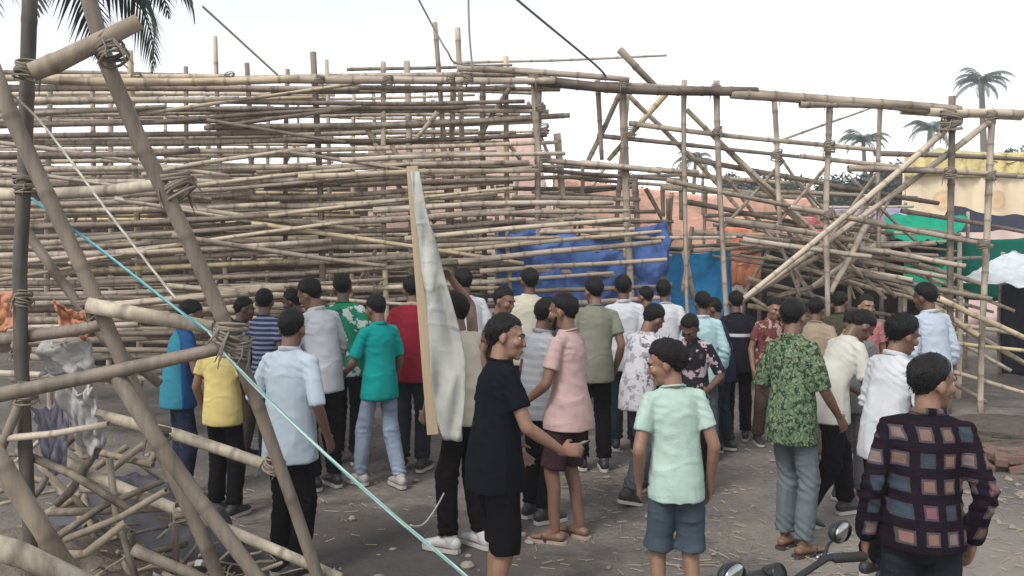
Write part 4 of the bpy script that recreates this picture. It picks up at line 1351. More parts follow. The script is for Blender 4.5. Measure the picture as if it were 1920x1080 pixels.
def hair_mesh(H, Mh, m, root, thick, rnd, seed):
    """a cap of hair over the skull with short locks standing out of it"""
    nu, nv = 30, 18
    D, V = [], []
    for j in range(nv + 1):
        th = math.pi * .97 * j / nv
        for i in range(nu):
            ph = 2 * math.pi * i / nu
            D.append((math.sin(th) * math.sin(ph), math.sin(th) * math.cos(ph), math.cos(th)))
    D = np.array(D)
    # hairline: height (unit sphere) below which there is no hair
    fr = D[:, 1] / (np.linalg.norm(D[:, :2], axis=1) + 1e-6)             # 1 front, -1 back
    line = np.interp(fr, [-1, -.5, -.12, .1, .35, .6, 1], [-.97, -.93, -.60, -.30, .10, .40, .44])
    line = line + .16 * (fbm(D * 9 + seed * 1.7, 2) - .5)
    msk = np.clip((D[:, 2] - line) / .10 + .5, 0, 1)
    full = np.clip((D[:, 2] - line) / .55, 0, 1)
    nz = fbm(D * 5 + seed, 3) - .5
    rr = .90 + msk * (.112 + thick / .09 * (.85 + 1.1 * nz) * full)
    base = D * np.array([.0755, .098, .091]) * rr[:, None] + np.array([0, -.013, .033])
    hz_ = np.linalg.norm(D[:, :2], axis=1)
    back = np.clip((-fr - .05) / .3, 0, 1) * (D[:, 2] < 0) * msk          # the nape runs straight down to the neck
    want = np.maximum(hz_, .70 + .0 * hz_)
    k_ = 1 + back * (want / np.maximum(hz_, .05) - 1)
    base[:, 0] *= np.minimum(k_, 3) * (1 - .10 * back); base[:, 1] = (base[:, 1] + .013) * np.minimum(k_, 3) - .013
    V = [H(p) for p in base]
    Fc = [(j * nu + i, (j + 1) * nu + i, (j + 1) * nu + (i + 1) % nu, j * nu + (i + 1) % nu) for j in range(nv) for i in range(nu)]
    Fc.append(tuple(range(nv * nu, nv * nu + nu)))
    idx = [i for i in range(len(D)) if msk[i] > .5]
    for _ in range(520):
        i = rnd.choice(idx)
        d = norm(D[i] + np.array([rnd.gauss(0, .12), rnd.gauss(0, .12), rnd.gauss(0, .12)]))
        p = base[i] + (d - D[i]) * .085
        tang = norm(np.cross(d, [rnd.gauss(0, 1), rnd.gauss(0, 1), rnd.gauss(0, 1)]))
        flow = norm(d * .38 + np.array([0, -.35, -.62]) + np.array([rnd.gauss(0, .35), rnd.gauss(0, .35), rnd.gauss(0, .3)]))
        l = thick * rnd.uniform(.8, 1.5)
        w = rnd.uniform(.002, .0045)
        o = len(V)
        q = p - d * .004
        V += [H(q - tang * w), H(q + tang * w), H(q + flow * l)]
        Fc.append((o, o + 1, o + 2))
    return mesh_obj('hair', V, Fc, m, root)
# ------------------------------------------------------------------ the crowd
def height(top, d, lo=1.45, hi=1.88): return max(lo, min(hi, at(960, top, d).z))

white = fabric('white_cotton', (.56, .575, .61)); bluewhite = fabric('blue_white_cotton', (.47, .55, .62)); cream = fabric('cream_cotton', (.66, .60, .48))
blackc = fabric('black_cotton', (.006, .007, .012)); black2 = fabric('black_twill', (.006, .0055, .007)); charcoal = fabric('charcoal_twill', (.022, .027, .033))
jeanl = fabric('pale_jean', (.30, .37, .48), wear=.4); jeang = fabric('grey_jean', (.15, .18, .195), wear=.35); slate = fabric('slate_cotton', (.065, .085, .11)); navyc = fabric('navy_twill', (.02, .025, .05))
brownt = fabric('brown_twill', (.075, .052, .042)); darkgreyt = fabric('dark_grey_twill', (.055, .058, .064))
HANG = dict()
hold_phone = lambda s: dict()

person('blue', 338, 7.0, height(560, 7.0), 55, 'man in a blue and teal shirt, half hidden behind the slanting poles at left',
       fabric('blue_teal', (.04, .22, .30), 'side', (.025, .085, .22), freq=-.02), navyc, 1, L=(-.16, .28, 1.02), Rr=(.17, .30, 1.0), lean=6, head=(0, 15), shoes='sandal')
person('yellow', 420, 6.5, height(590, 6.5), 12, 'boy in a pale yellow tee seen from behind, beside the lashed poles',
       fabric('yellow_cotton', (.62, .50, .20)), black2, 1, head=(10, 12), Rr=(.24, .12, .90))
person('white_back', 545, 5.3, height(578, 5.3), 22, 'man in a long pale blue white shirt seen from behind, nearest the left poles',
       bluewhite, black2, 1, near=True, top='shirt', sleeve=1.0, collar=bluewhite, hem=.755, build=1.06, head=(-6, 8), Rr=(.23, .08, .90), L=(-.22, .14, .95))
person('stripes', 505, 7.9, height(540, 7.9), 25, 'man in a navy and pale striped shirt behind the long pale shirt',
       fabric('navy_stripes', (.035, .045, .12), 'stripes', (.26, .30, .40), freq=22), navyc, 2, head=(-40, 10))
person('white_left', 607, 7.3, height(518, 7.3), -48, 'man in a loose white shirt facing left, forearm bent, black trousers',
       white, black2, 1, top='shirt', sleeve=1.75, collar=white, head=(-14, 16), L=(-.18, .28, 1.05), Rr=(.22, .22, .95), build=1.05)
person('jersey', 652, 8.2, height(512, 8.2), 5, 'man in a green and white patterned jersey behind the teal shirt',
       fabric('green_white', (.02, .26, .14), 'patch', (.62, .66, .62), (.02, .12, .09), freq=9), black2, 2, head=(-20, 12))
person('teal', 712, 7.35, height(548, 7.35), -40, 'man in a teal shirt and pale jeans walking left, back to the camera',
       fabric('teal_cotton', (.008, .30, .285)), jeanl, 1, legs='jeans', top='half', sleeve=.8, collar=fabric('teal_cotton', (0, 0, 0)), shoe_m=simple('sandal_pale', (.36, .34, .31), .7), shoes='shoe', fl=(-.10, .16, 0), fr=(.12, -.14, 0), head=(-10, 18), Rr=(.22, .13, .90), L=(-.2, .25, 1.0))
person('crimson', 772, 7.9, height(515, 7.9), 8, 'man in a crimson shirt with dark grey trousers left of the leaning board',
       fabric('crimson_cotton', (.26, .018, .035)), charcoal, 1, collar=fabric('pink_collar', (.58, .36, .36)), head=(-18, 10), build=1.06, top='half', sleeve=.8)
person('vest', 872, 5.75, 1.76, -52, 'man in a cream vest with one arm raised, steadying the leaning board',
       cream, black2, 1, top='vest', sleeve=.12, hem=.86, head=(-8, 6), Rr=(.09, .20, 1.80), Rp=(1, .2, -.2), L=(-.10, .27, .90), shoe_m=simple('shoe_white', (.46, .46, .46), .5), curl=(.75, .6), fl=(-.10, .06, 0), fr=(.10, -.06, 0))
person('white_far', 880, 8.7, height(496, 8.7), -18, 'man in a white shirt seen from behind, right of the leaning board top',
       white, navyc, 2, top='half', sleeve=.8, head=(-15, 6))
person('black_tee', 930, 4.55, height(588, 4.55), 72, 'man in black tee and shorts holding out a phone, in front of the leaning board',
       blackc, black2, 0, near=True, legs='long_shorts', shoes='sandal', build=1.08, hem=.77, head=(20, 4), Rr=(.20, .31, .99), Rp=(.5, -.8, -.5), L=(-.22, .16, .93), curl=(.3, .45), handR=((.0, 1, .0), (-.45, .0, .9), (-.9, 0, -.45)), hair_t=.016)
person('khaki', 986, 8.9, height(484, 8.9), 0, 'man in a pale khaki shirt seen from behind, highest head in the middle',
       fabric('khaki_cotton', (.52, .50, .40)), brownt, 2, head=(-25, 4), build=1.12, top='half', sleeve=.8)
person('grey_polo', 1008, 6.4, height(556, 6.4), 52, 'man in a grey striped polo beside the pink tee, face turned right',
       fabric('grey_polo', (.30, .315, .34), 'stripes', (.36, .375, .40), freq=16), black2, 2, collar=fabric('grey_collar', (.28, .29, .31)), head=(10, 6), L=(-.2, .26, 1.0))
person('pink', 1066, 5.95, height(548, 5.95), -58, 'bearded man in a dusty pink tee, dark shorts and sandals facing left',
       fabric('pink_cotton', (.52, .36, .35)), fabric('maroon_shorts', (.045, .022, .026)), 1, near=True, legs='shorts', shoes='sandal', hem=.79, lean=1.5, flare=1.16, head=(-6, 8), beard='full', Rr=(.19, .14, .90), L=(-.20, .24, .96), fl=(-.10, .05, 0), fr=(.10, -.04, 0), shoe_m=simple('sandal_tan', (.34, .26, .22), .7))
person('olive', 1112, 7.9, height(518, 7.9), -8, 'man in an olive grey tee seen from behind, right of the pink tee',
       fabric('olive_cotton', (.20, .205, .165)), black2, 1, build=1.08, head=(-22, 8))
person('white_mid', 1172, 8.7, height(514, 8.7), 6, 'man in a plain white shirt behind the white patterned shirt',
       white, charcoal, 2, top='shirt', sleeve=1.6, collar=white, head=(-6, 8))
person('patterned', 1196, 7.0, height(556, 7.0), 46, 'man in a white shirt printed with grey blots, stepping right',
       fabric('blot_print', (.54, .53, .56), 'patch', (.30, .30, .33), (.14, .14, .17), freq=15), fabric('grey_denim', (.085, .095, .115)), 1, top='half', sleeve=.95, legs='jeans', head=(14, 20), lean=8, fl=(-.10, .20, 0), fr=(.10, -.26, .02, 6, 16), L=(-.12, .34, 1.02), Rr=(.18, .30, 1.0))
person('white_back_far', 1250, 9.4, height(524, 9.4), 10, 'man in a white shirt, mostly hidden, in front of the bright blue tarp',
       white, navyc, 2, head=(10, 6))
person('dark_print', 1296, 7.1, height(578, 7.1, 1.5), 205, 'man looking down in a black and pale pink printed shirt behind the mint tee',
       fabric('dark_print', (.028, .024, .032), 'patch', (.52, .42, .46), (.09, .07, .10), freq=10), black2, 2, top='half', sleeve=.9, head=(10, 34), lean=10, L=(-.20, .24, 1.02), Rr=(.16, .28, 1.02))
person('cyan_shirt', 1316, 8.3, height(545, 8.3), 4, 'man in a pale cyan white shirt seen from behind, below the bright blue tarp',
       fabric('cyan_cotton', (.38, .56, .58)), slate, 2, top='shirt', sleeve=1.7, collar=white, head=(-8, 10))
person('black_band', 1381, 9.2, height(545, 9.2), 8, 'man in black with a white band across his back, below the orange strip',
       fabric('black_band', (.014, .014, .022), 'band', (.55, .56, .58), freq=1.20), black2, 2, head=(-6, 6), build=1.04)
person('maroon', 1438, 9.0, height(556, 9.0), 170, 'person in a maroon and beige printed shirt facing the camera, left of the leafy shirt',
       fabric('maroon_print', (.16, .055, .05), 'patch', (.44, .33, .28), (.07, .03, .03), freq=13), brownt, 0, head=(0, 10), L=(-.16, .24, 1.05))
person('mint', 1268, 4.4, height(636, 4.4), -4, 'boy in a pale mint tee and slate shorts, back to the camera',
       fabric('mint_cotton', (.43, .57, .505)), slate, 0, near=True, legs='shorts', shoes='sandal', hem=.815, head=(-68, 14), Rr=(.205, .03, .89), L=(-.205, .04, .89), build=.96, hair_t=.026, hair=(.009, .006, .006))
person('floral', 1484, 5.7, height(558, 5.7), 58, 'man in a green leafy print shirt and grey jeans left of the black trousered man',
       fabric('green_floral', (.105, .165, .09), 'floral', (.03, .05, .03), (.19, .25, .14), (.24, .24, .19), freq=38), jeang, 1, near=True, top='half', sleeve=1.0, legs='jeans', hem=.755, shoes='sandal', head=(-14, 12), lean=4, Rr=(.20, .22, .93), L=(-.22, .16, .93), collar=fabric('green_floral', (0, 0, 0)), build=1.05)
person('white_stoop', 1552, 6.4, 1.72, 74, 'stooping man in a white shirt and black trousers looking at the ground',
       fabric('cream_white', (.55, .54, .49)), black2, 2, top='half', sleeve=.8, lean=20, head=(0, 32), fl=(-.10, .24, 0), fr=(.10, -.28, .03, 6, 20), L=(-.16, .38, .98), Rr=(.16, .36, .95))
person('grey_shirt', 1594, 7.0, height(576, 7.0, 1.55), 198, 'man in a grey green shirt and grey trousers facing the camera, head bowed',
       fabric('grey_green', (.17, .19, .185)), fabric('grey_trouser', (.13, .125, .135)), 1, top='shirt', sleeve=1.6, collar=fabric('grey_green', (0, 0, 0)), head=(8, 30), lean=5, L=(-.13, .22, 1.06), Rr=(.14, .20, 1.05), belt=simple('belt_black', (.02, .02, .02), .5))
person('head_left', 1524, 8.2, height(556, 8.2), 30, 'man in a tan shirt mostly hidden behind the stooping man',
       fabric('tan_cotton', (.32, .25, .18)), brownt, 2, head=(10, 14))
person('head_right', 1618, 8.5, height(552, 8.5), 178, 'person in a rose pink shirt facing the camera, seen over the bowed head',
       fabric('rose_cotton', (.50, .20, .20)), brownt, 0, head=(-10, 6))
person('white_right', 1658, 5.2, height(586, 5.2), 68, 'man with thick black hair in a white shirt left of the checked shirt',
       white, black2, 1, near=True, top='shirt', sleeve=1.7, collar=white, head=(14, 14), lean=8, hair_t=.024, Rr=(.20, .26, .98), L=(-.18, .28, 1.0))
person('white_far_right', 1746, 7.7, height(528, 7.7), -14, 'man in a pale blue white shirt seen from behind, near the right posts',
       fabric('ice_cotton', (.47, .53, .62)), navyc, 2, top='shirt', sleeve=1.5, collar=white, head=(-22, 8))
person('check', 1732, 3.5, height(662, 3.5), 12, 'man in a dark checked shirt with coloured squares, nearest at lower right, face turned right',
       fabric('dark_check', (.010, .009, .016), 'check', (.21, .155, .14), (.045, .065, .085), (.19, .125, .10), freq=10.6), charcoal, 0, near=True, top='shirt', sleeve=2, hem=.87, collar=fabric('dark_check', (0, 0, 0)), head=(62, 2), build=1.05, hair=(.010, .009, .010), Rr=(.225, .05, .885), L=(-.23, .03, .885), shoes='sandal')
person('dark_red', 566, 8.5, height(540, 8.5), -70, 'man in a dark maroon shirt in profile, between the striped and loose white shirts',
       fabric('dark_maroon', (.085, .022, .028)), black2, 2, head=(-5, 10), L=(-.16, .26, 1.02), Rr=(.18, .22, .98))
person('charcoal_tee', 455, 8.3, height(556, 8.3), 64, 'man in a charcoal tee facing right behind the boy in yellow',
       fabric('charcoal_tee', (.04, .042, .046)), brownt, 2, head=(0, 16), L=(-.14, .28, 1.06))
person('brown_tee', 935, 7.7, height(536, 7.7), 118, 'man in a brown tee turned to the right, just behind the man in black',
       fabric('brown_tee', (.10, .062, .05)), black2, 1, head=(6, 12), L=(-.16, .26, 1.05))
person('navy_tee', 1352, 8.7, height(556, 8.7), -64, 'man in a navy tee facing left, between the cyan shirt and the black top',
       fabric('navy_tee', (.025, .03, .065)), charcoal, 2, head=(-6, 14), lean=8)
person('olive_dark', 1575, 9.2, height(545, 9.2), 20, 'man in a dark olive shirt at the foot of the tangled bamboo heap',
       fabric('dark_olive', (.06, .062, .04)), brownt, 2, head=(16, 14))
person('plum', 1212, 9.7, height(536, 9.7), -30, 'man in a plum shirt in the back row before the dull blue tarpaulin',
       fabric('plum_cotton', (.11, .045, .075)), black2, 1, head=(-12, 8))
run_jobs()

# ------------------------------------------------------------------ the phone, the board and the cloth that are held
pp = PEOPLE['black_tee']
tip = np.mean(pp['tipsR'], axis=0); w = np.array(pp['wr'])
pc = pp['world'](w * .30 + tip * .70 + np.array([-.028, .012, .020]))
def rounded_box(name, hx, hy, hz, m, parent=None, bv=.006):
    mb = MB(); mb.box((0, 0, 0), (hx, hy, hz)); o = mb.obj(name, m, parent, False); return bevel(o, bv, 2)
ph = rounded_box('mobile_phone', .037, .076, .0045, simple('phone_black', (.015, .015, .018), .25, var=.1, bump=0), bv=.004)
ph.location = pc
ph.rotation_euler = (R(18), R(-12), R(-62 - 8))
tag(ph, 'black mobile phone in the outstretched hand of the man in black', 'phone')
scr = rounded_box('screen', .034, .071, .0008, simple('phone_screen', (.10, .11, .13), .12, var=.05, bump=0), ph, .0004); scr.location = (0, 0, .0047)

vp = PEOPLE['vest']
def wood(key, c): 
    if key in _mats: return _mats[key]
    m, nt, b = nodes_of(key); n = NB(nt); co = n.coord()
    g_ = n.noise(n.map(co, (22, 22, 1.3)), 1.0, 5, .65)
    n.link(n.mix(g_, tuple(v * .65 for v in c), tuple(min(1, v * 1.2) for v in c)), b.inputs['Base Color'])
    b.inputs['Roughness'].default_value = .75
    n.bump(g_, .3, .004, b); _mats[key] = m
    return m
def plank(name, A, B, w_, t_, m, up=(0, -1, 0), parent=None):
    A, B = Vector(A), Vector(B)
    L_ = (B - A).length
    mb = MB(); mb.box((0, 0, L_ / 2), (w_ / 2, t_ / 2, L_ / 2))
    o = bevel(mb.obj(name, m, parent, False), .004, 1)
    z = (B - A).normalized(); y = Vector(up); y = (y - z * y.dot(z)).normalized(); x = y.cross(z)
    M = Matrix((x, y, z)).transposed().to_4x4(); M.translation = A
    o.matrix_world = M
    return o
bd = plank('wooden_board', at(812, 815, 5.5), at(773, 312, 5.5), .075, .026, wood('pale_wood', (.42, .33, .22)))
tag(bd, 'tall pale wooden board leaning upright beside the man in the cream vest', 'board')
# dull white banner cloth rolled and hanging beside the board
sec = [(772, 786, 322), (776, 800, 392), (784, 814, 440), (790, 828, 500), (800, 846, 560), (804, 862, 620), (808, 874, 680), (812, 872, 740), (820, 868, 790), (832, 866, 824)]
V, Fc = [], []
K = 14
for i in range(len(sec) * 3 - 2):
    t = i / 3; j = min(int(t), len(sec) - 2); f = t - j
    xl, xr, yy = [sec[j][q] * (1 - f) + sec[j + 1][q] * f for q in range(3)]
    for k in range(K):
        u = k / (K - 1)
        fold = .016 * math.sin(u * 9 + 2.2 * math.sin(i * .23) + i * .12) * min(1, i / 10) + .022 * math.sin(u * 4 + i * .31) + .02 * math.sin(i * .8 + u * 7) * math.sin(i * .21)
        p = at(xl + (xr - xl) * u, yy, 5.43) + Vector((0, fold - .02, 0))
        V.append(p)
n_ = len(sec) * 3 - 2
Fc = [(i * K + k, i * K + k + 1, (i + 1) * K + k + 1, (i + 1) * K + k) for i in range(n_ - 1) for k in range(K - 1)]
o0 = Vector(V[-1])
bn = mesh_obj('cloth_banner', [v - o0 for v in V], Fc, fabric('dull_white_cloth', (.50, .51, .475), wear=.4))
bn.location = o0
md = bn.modifiers.new('thickness', 'SOLIDIFY'); md.thickness = .012; md.offset = 0
tag(bn, 'long dull white cloth hanging in folds from the top of the wooden board', 'cloth')

# ------------------------------------------------------------------ ropes
def rope_mat(key, c1, c2):
    m, nt, b = nodes_of(key); n = NB(nt); co = n.coord()
    wv = n.new('ShaderNodeTexWave'); wv.inputs['Scale'].default_value = 22; wv.inputs['Distortion'].default_value = 1.5
    wv.bands_direction = 'DIAGONAL'; n.link(co, wv.inputs['Vector'])
    n.link(n.mix(wv.outputs['Fac'], c1, c2), b.inputs['Base Color']); b.inputs['Roughness'].default_value = .8
    return m
gr = rope_mat('green_rope', (.10, .26, .25), (.45, .56, .52)); pale = rope_mat('pale_rope', (.36, .33, .27), (.55, .52, .46)); cy = rope_mat('cyan_rope', (.03, .22, .28), (.22, .44, .48))
def rp_(label, pts, r, m, sag=0, cat='rope', n=40):
    P_ = [np.array(p, float) for p in pts]
    o = rope('rope', [p - P_[0] for p in P_], r, m, n=n, sag=sag); o.location = P_[0]
    return tag(o, label, cat)
ge = at(905, 1112, 3.7)
rp_('pale green rope running from the lashed poles down across the open ground', [at(392, 622, 3.86), at(455, 700, 3.84), at(600, 842, 3.8), at(740, 968, 3.72), at(900, 1105, 3.65), at(1010, 1230, 3.7)], .0085, gr)
rp_('cyan rope stretched from the near upright down to the lashed joint at left', [at(60, 372, 4.08), at(190, 462, 4.0), at(300, 548, 3.9), at(392, 622, 3.86)], .007, cy, .02)
rp_('thin pale cord sloping across the near upright at top left', [at(-40, 130, 3.9), at(70, 215, 4.02), at(210, 400, 3.9), at(330, 560, 3.85)], .006, pale, .02)
rp_('thin pale cord looping from the green rope to the man in the vest', [at(770, 985, 3.72), at(800, 970, 4.2), at(832, 925, 5.3)], .005, pale, .02)
rp_('dark cord slanting up out of view above the middle of the beam', [at(1135, 150, 10.5), at(1120, 125, 10.3), at(975, 4, 9.0), at(860, -95, 8)], .014, simple('dark_cord', (.15, .145, .14), .8))
rp_('pale cord slanting down to the beam above the left decking', [at(380, 12, 8.6), at(520, 140, 9.9)], .012, pale)
rp_('thin wire hanging straight down to the doubled stubs above the beam', [at(877, -60, 10.3), at(880, 60, 10.3), at(886, 128, 10.3)], .012, simple('grey_wire', (.22, .22, .22), .6))
rp_('pale cord drooping from the tallest stub over the beam', [at(775, -20, 10.0), at(812, 50, 10.2), at(838, 95, 10.2), at(862, 120, 10.3), at(960, 122, 10.5)], .011, simple('grey_cord', (.24, .22, .20), .8))

# ------------------------------------------------------------------ rubbish and cloths caught in the near frame
wm = fabric('dirty_white_sheet', (.52, .51, .50), wear=.4); wm2 = fabric('lilac_white_sheet', (.44, .43, .52), wear=.4); om = fabric('faded_orange', (.56, .26, .16))
def sheet(label, pts, d, m, seed, fold=.05, cat='sheet', name='crumpled_sheet', ff=(4, 3)):
    C = [at(x, y, d + dz) for (x, y, dz) in pts]
    o = Vector(C[3])
    s = cloth(name, [c - o for c in C], m, None, nu=22, nv=20, sag=.03, fold=fold, ff=ff, seed=seed, thick=.01)
    s.location = o
    return tag(s, label, cat)
sheet('crumpled white sheet hanging over the near pole below the orange rag', [(66, 640, .1), (160, 632, 0), (182, 716, 0), (84, 700, .1)], 4.3, wm, 3, .06)
sheet('torn white sheet dangling under the near cross pole at left', [(100, 722, 0), (176, 728, 0), (196, 830, .1), (150, 850, .1)], 4.2, wm, 5, .06)
sheet('lilac white plastic sheet hanging beside the dark upright at left', [(62, 760, 0), (128, 752, .05), (124, 880, .05), (84, 878, 0)], 4.3, wm2, 6, .06)
sheet('faded orange rag draped on the poles at left', [(100, 566, 0), (176, 574, .05), (180, 632, .05), (116, 618, 0)], 4.25, om, 8, .05, 'rag', 'rag')
sheet('orange cloth edge at the far left behind the near upright', [(-40, 546, 0), (32, 544, 0), (30, 610, 0), (-40, 612, 0)], 4.8, om, 9, .05, 'rag', 'rag')


def mound(name, label, cat, c, r, m, seed, amp=.25, kind=None):
    nu, nv = 34, 14
    V, Fc = [], []
    for j in range(nv + 1):
        th = math.pi * .5 * j / nv
        for i in range(nu):
            ph_ = 2 * math.pi * i / nu
            V.append((math.sin(th) * math.cos(ph_), math.sin(th) * math.sin(ph_), math.cos(th)))
    V = np.array(V)
    q = (1 - np.abs(2 * fbm(V * 2.6 + seed, 3) - 1)) - .6
    V = V * (1 + amp * q)[:, None] * np.array(r)
    V[-nu:, 2] = -.06
    Fc = [(j * nu + i, (j + 1) * nu + i, (j + 1) * nu + (i + 1) % nu, j * nu + (i + 1) % nu) for j in range(nv) for i in range(nu)]
    o = mesh_obj(name, V, Fc, m)
    o.location = (c[0], c[1], 0)
    return tag(o, label, cat, kind=kind)
g1 = at(245, 870, 5.4)
mound('tarp_heap', 'grey tarpaulin heaped on the ground inside the near frame', 'tarp', (g1.x, g1.y), (.62, .45, .50), fabric('grey_tarp', (.12, .12, .135), wear=.35), 2, .55)
g2 = at(60, 950, 4.6)
mound('debris_heap', 'low heap of brown rubbish under the near frame at lower left', 'debris', (g2.x, g2.y), (.75, .55, .42), simple('rubbish', (.13, .105, .085), .95, var=.6, scale=9, bump=.9, bscale=22, bdist=.03), 5, .5)
g3 = at(240, 1020, 4.15)
mound('debris_heap', 'small heap of grey rubbish below the grey tarpaulin', 'debris', (g3.x, g3.y), (.42, .34, .22), simple('rubbish_grey', (.17, .155, .14), .95, var=.6, scale=11, bump=.9, bscale=26, bdist=.03), 8, .5)
# twigs and split cane in the rubbish
rr = random.Random(4)
mb = MB()
for i in range(230):
    cx, cy, top = rr.choice([(g2.x, g2.y, .40), (g3.x, g3.y, .22), (g2.x + .5, g2.y - .2, .25), (g3.x + .1, g3.y + .3, .3)])
    x, y, z = cx + rr.gauss(0, .30), cy + rr.gauss(0, .24), abs(rr.gauss(top * .7, .12)) + .01
    a = rr.uniform(0, 6.28); l = rr.uniform(.08, .32); t = rr.uniform(-.5, .7)
    p = np.array([x, y, z]); q = p + np.array([math.cos(a) * l, math.sin(a) * l, t * l])
    q[2] = max(.02, q[2])
    mb.tube([p, (p + q) / 2 + np.array([0, 0, rr.uniform(-.02, .03)]), q], [rr.uniform(.004, .012)] * 3, seg=5)
tag(mb.obj('twigs', simple('twig', (.27, .225, .175), .9, var=.5, scale=4)), 'split cane and twigs strewn over the rubbish at lower left', 'twigs', kind='stuff')
mb = MB()
V, Fc = [], []
for i in range(60):
    cx, cy = rr.choice([(g2.x, g2.y), (g3.x, g3.y + .2)])
    p = np.array([cx + rr.gauss(0, .32), cy + rr.gauss(0, .25), abs(rr.gauss(.25, .1)) + .03])
    u = norm([rr.gauss(0, 1), rr.gauss(0, 1), rr.gauss(0, .5)]); v = norm(np.cross(u, [rr.gauss(0, 1), rr.gauss(0, 1), 1])); s = rr.uniform(.02, .07)
    o = len(V); V += [p, p + u * s, p + u * s + v * s * .7 + np.array([0, 0, .01]), p + v * s]; Fc.append((o, o + 1, o + 2, o + 3))
tag(mesh_obj('paper_scraps', V, Fc, simple('scrap', (.46, .45, .46), .8, var=.4, scale=4, bump=0), smooth=False), 'pale scraps of paper and plastic among the rubbish', 'scraps', kind='stuff')

# ------------------------------------------------------------------ debris by the right posts
pw = wood('old_plank', (.16, .125, .10)); pr = wood('red_plank', (.20, .085, .06))
for (a, b, w_, m, lb) in [((1770, 812, 8.6), (1935, 820, 8.4), .16, pw, 'dark plank lying across the rubble by the right edge'), ((1800, 780, 9.4), (1935, 800, 9.0), .14, pr, 'reddish plank lying behind the rubble on the right'), ((1760, 800, 9.3), (1880, 776, 9.7), .12, pw, 'short weathered plank behind the reddish one'), ((1830, 842, 8.1), (1940, 836, 8.2), .12, pw, 'pale edged plank end nearest the brick rubble')]:
    A, B = at(*a), at(*b); A.z, B.z = .05, .07 if m is pw else .16
    tag(plank('fallen_plank', A, B, w_, .035, m, up=(0, 0, 1)), lb, 'plank', 'planks fallen on the right')
bme = None
bm_ = simple('brick_red', (.15, .092, .072), .9, var=.35, scale=14, bump=.6, bscale=60)
for i in range(16):
    if bme is None:
        mb = MB(); mb.box((0, 0, 0), (.11, .052, .036)); bo = mb.obj('brick', bm_, None, False); bevel(bo, .006, 1); bme = bo.data
    else:
        bo = link('brick', bme); bevel(bo, .006, 1)
    q = at(rr.uniform(1815, 1925), 850, rr.uniform(7.7, 8.5)); bo.location = (q.x, q.y, .035 + (.07 if i > 10 else 0))
    bo.rotation_euler = (rr.uniform(-.15, .15), rr.uniform(-.2, .2), rr.uniform(0, 6.28))
    tag(bo, 'loose red brick in the scattered rubble by the right edge', 'brick', 'loose bricks by the right edge')
g4 = at(1880, 800, 9.3)
mound('debris_heap', 'dark earth and rubbish heap behind the planks on the right', 'debris', (g4.x, g4.y), (1.1, .6, .20), simple('dark_earth', (.08, .065, .055), .95, var=.5, scale=7, bump=.9, bscale=18, bdist=.03), 11, .5)


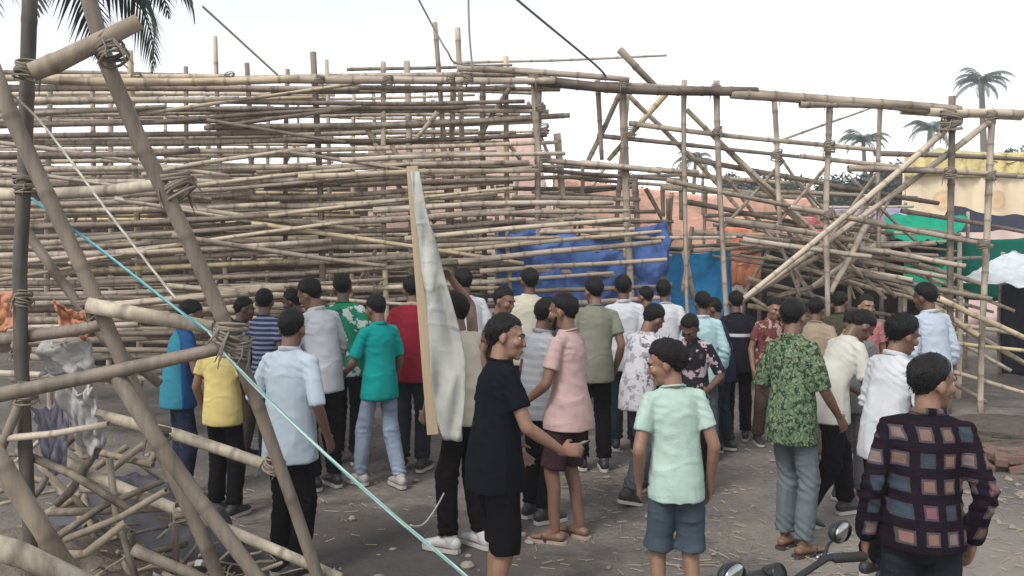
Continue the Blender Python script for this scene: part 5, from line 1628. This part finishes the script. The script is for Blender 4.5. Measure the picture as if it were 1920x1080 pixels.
# ------------------------------------------------------------------ the motorcycle at the bottom edge
def motorcycle(loc, heading):
    root = tag(empty('motorcycle', loc, -R(heading)), 'dark motorcycle cut off by the lower edge, left of the checked shirt', 'motorcycle')
    rub = simple('rubber', (.02, .02, .02), .8, bump=.3); met = simple('chrome', (.45, .45, .46), .25, 1.0, var=.1, bump=0); blk = simple('moto_black', (.018, .019, .022), .35, var=.2, bump=0)
    pnt = simple('moto_paint', (.06, .075, .075), .22, var=.15, bump=0, spec=.6); eng = simple('engine_metal', (.22, .22, .22), .45, .8, bump=.3)
    root.scale = (.93, .93, .93)
    def wheel(y):
        mb = MB()
        mb.tube([(0, y + .235 * math.cos(a), .285 + .235 * math.sin(a)) for a in np.linspace(0, 2 * math.pi, 33)], [.046] * 33, ref=(1, 0, 0), seg=9)
        t = mb.obj('wheel', rub, root)
        mb = MB()
        mb.tube([(0, y + .195 * math.cos(a), .285 + .195 * math.sin(a)) for a in np.linspace(0, 2 * math.pi, 33)], [.016] * 33, ref=(1, 0, 0), seg=7)
        for k in range(6):
            a = k * math.pi / 3
            mb.tube([(0, y, .285), (0, y + .19 * math.cos(a), .285 + .19 * math.sin(a))], [.014, .011], seg=6)
        mb.tube([(-.06, y, .285), (.06, y, .285)], [.035, .035], seg=10)
        mb.obj('rim', met, t)
    wheel(.62); wheel(-.66)
    mb = MB()
    for s in (-1, 1):
        mb.tube([(s * .085, .62, .285), (s * .085, .50, .66), (s * .075, .42, .90)], [.019, .021, .021], seg=8)
    mb.box((0, .44, .84), (.10, .03, .018)); mb.box((0, .47, .72), (.10, .03, .016)); mb.obj('fork', met, root)
    mb = MB()
    mb.tube([(0, .62 + .31 * math.cos(a), .285 + .31 * math.sin(a)) for a in np.linspace(.5, 2.6, 12)], [(.055, .008)] * 12, ref=(1, 0, 0), seg=8); mb.obj('mudguard', blk, root)
    mb = MB()
    mb.tube([(0, -.66 + .34 * math.cos(a), .285 + .34 * math.sin(a)) for a in np.linspace(.6, 2.7, 12)], [(.07, .010)] * 12, ref=(1, 0, 0), seg=8); mb.obj('mudguard', blk, root)
    mb = MB(); mb.tube([(0, .42, .80), (0, .18, .62), (0, -.15, .60), (0, -.66, .62)], [.028, .03, .03, .026], seg=8); mb.tube([(0, .36, .72), (0, .18, .34), (0, -.2, .32), (0, -.2, .6)], [.024] * 4, seg=8); mb.tube([(.09, -.2, .36), (.09, -.66, .285)], [.02, .02], seg=7); mb.tube([(-.09, -.2, .36), (-.09, -.66, .285)], [.02, .02], seg=7); mb.obj('frame', blk, root)
    mb = MB(); mb.tube([(0, .36, .76), (0, .22, .80), (0, .02, .78), (0, -.10, .70)], [(.07, .07), (.13, .10), (.12, .09), (.07, .05)], seg=14); mb.obj('fuel_tank', pnt, root)
    mb = MB(); mb.tube([(0, -.04, .74), (0, -.25, .745), (0, -.5, .78), (0, -.72, .80)], [(.09, .04), (.13, .045), (.13, .045), (.09, .035)], seg=12); mb.obj('seat', simple('seat_vinyl', (.025, .024, .024), .55, bump=.3), root)
    mb = MB(); mb.box((0, .08, .42), (.11, .16, .12)); mb.tube([(0, .16, .5), (0, .24, .62)], [.07, .06], seg=10); bevel(mb.obj('engine', eng, root, False), .03, 2)
    mb = MB(); mb.tube([(.10, .18, .40), (.13, .1, .26), (.14, -.3, .28), (.15, -.75, .38)], [.02, .022, .04, .042], seg=9); mb.obj('exhaust', met, root)
    mb = MB(); mb.tube([(0, .46, .88), (0, .50, .88), (0, .58, .88)], [(.05, .05), (.085, .085), (.085, .085)], ref=(0, 0, 1), seg=16, cap=.1); hl_ = mb.obj('headlight', blk, root)
    mb = MB(); mb.ell((0, .61, .88), (.078, .025, .078)); mb.obj('lens', simple('lamp_glass', (.5, .52, .52), .1, var=.1, bump=0), hl_)
    mb = MB(); mb.tube([(-.055, .45, .985), (-.055, .50, .965)], [.042, .038], seg=12, cap=.15); mb.tube([(.055, .45, .985), (.055, .50, .965)], [.042, .038], seg=12, cap=.15); mb.obj('dials', blk, root)
    mb = MB(); mb.tube([(-.36, .30, 1.02), (-.22, .36, 1.03), (-.10, .42, .96), (.10, .42, .96), (.22, .36, 1.03), (.36, .30, 1.02)], [.0125] * 6, seg=8); hb = mb.obj('handlebar', blk, root)
    for s in (-1, 1):
        mb = MB(); mb.tube([(s * .25, .345, 1.028), (s * .37, .296, 1.02)], [.019, .019], seg=9); mb.obj('grip', rub, hb)
        mb = MB(); mb.tube([(s * .20, .385, 1.03), (s * .30, .40, 1.02), (s * .36, .37, 1.015)], [.008, .007, .005], seg=6); mb.obj('lever', met, hb)
        mb = MB(); mb.tube([(s * .22, .37, 1.035), (s * .27, .38, 1.07), (s * .33, .37, 1.085)], [.007, .006, .006], seg=6)
        mb.tube([(s * .345, .392, 1.10), (s * .345, .372, 1.10)], [(.058, .040), (.064, .045)], ref=(0, 0, 1), seg=16, cap=.15)
        mi = mb.obj('mirror', blk, root)
        mb = MB(); mb.tube([(s * .345, .364, 1.10), (s * .345, .361, 1.10)], [(.056, .038), (.056, .038)], ref=(0, 0, 1), seg=16, cap=.2); mb.obj('mirror_glass', simple('mirror_glass', (.42, .44, .44), .16, 1.0, var=.03, bump=0), mi)
    mb = MB(); mb.tube([(.05, .44, .95), (.12, .50, .90), (.06, .47, .78)], [.008] * 3, seg=6); mb.tube([(-.08, .43, .97), (-.15, .5, .92), (-.05, .46, .76)], [.008] * 3, seg=6); mb.obj('cables', rub, root)
    mb = MB(); mb.tube([(-.10, -.05, .42), (-.20, -.08, .02)], [.013, .015], seg=7); mb.obj('stand', blk, root)
    return root
ml = at(1500, 1040, 2.85)
motorcycle((ml.x + .17, ml.y - .33, 0), -40)
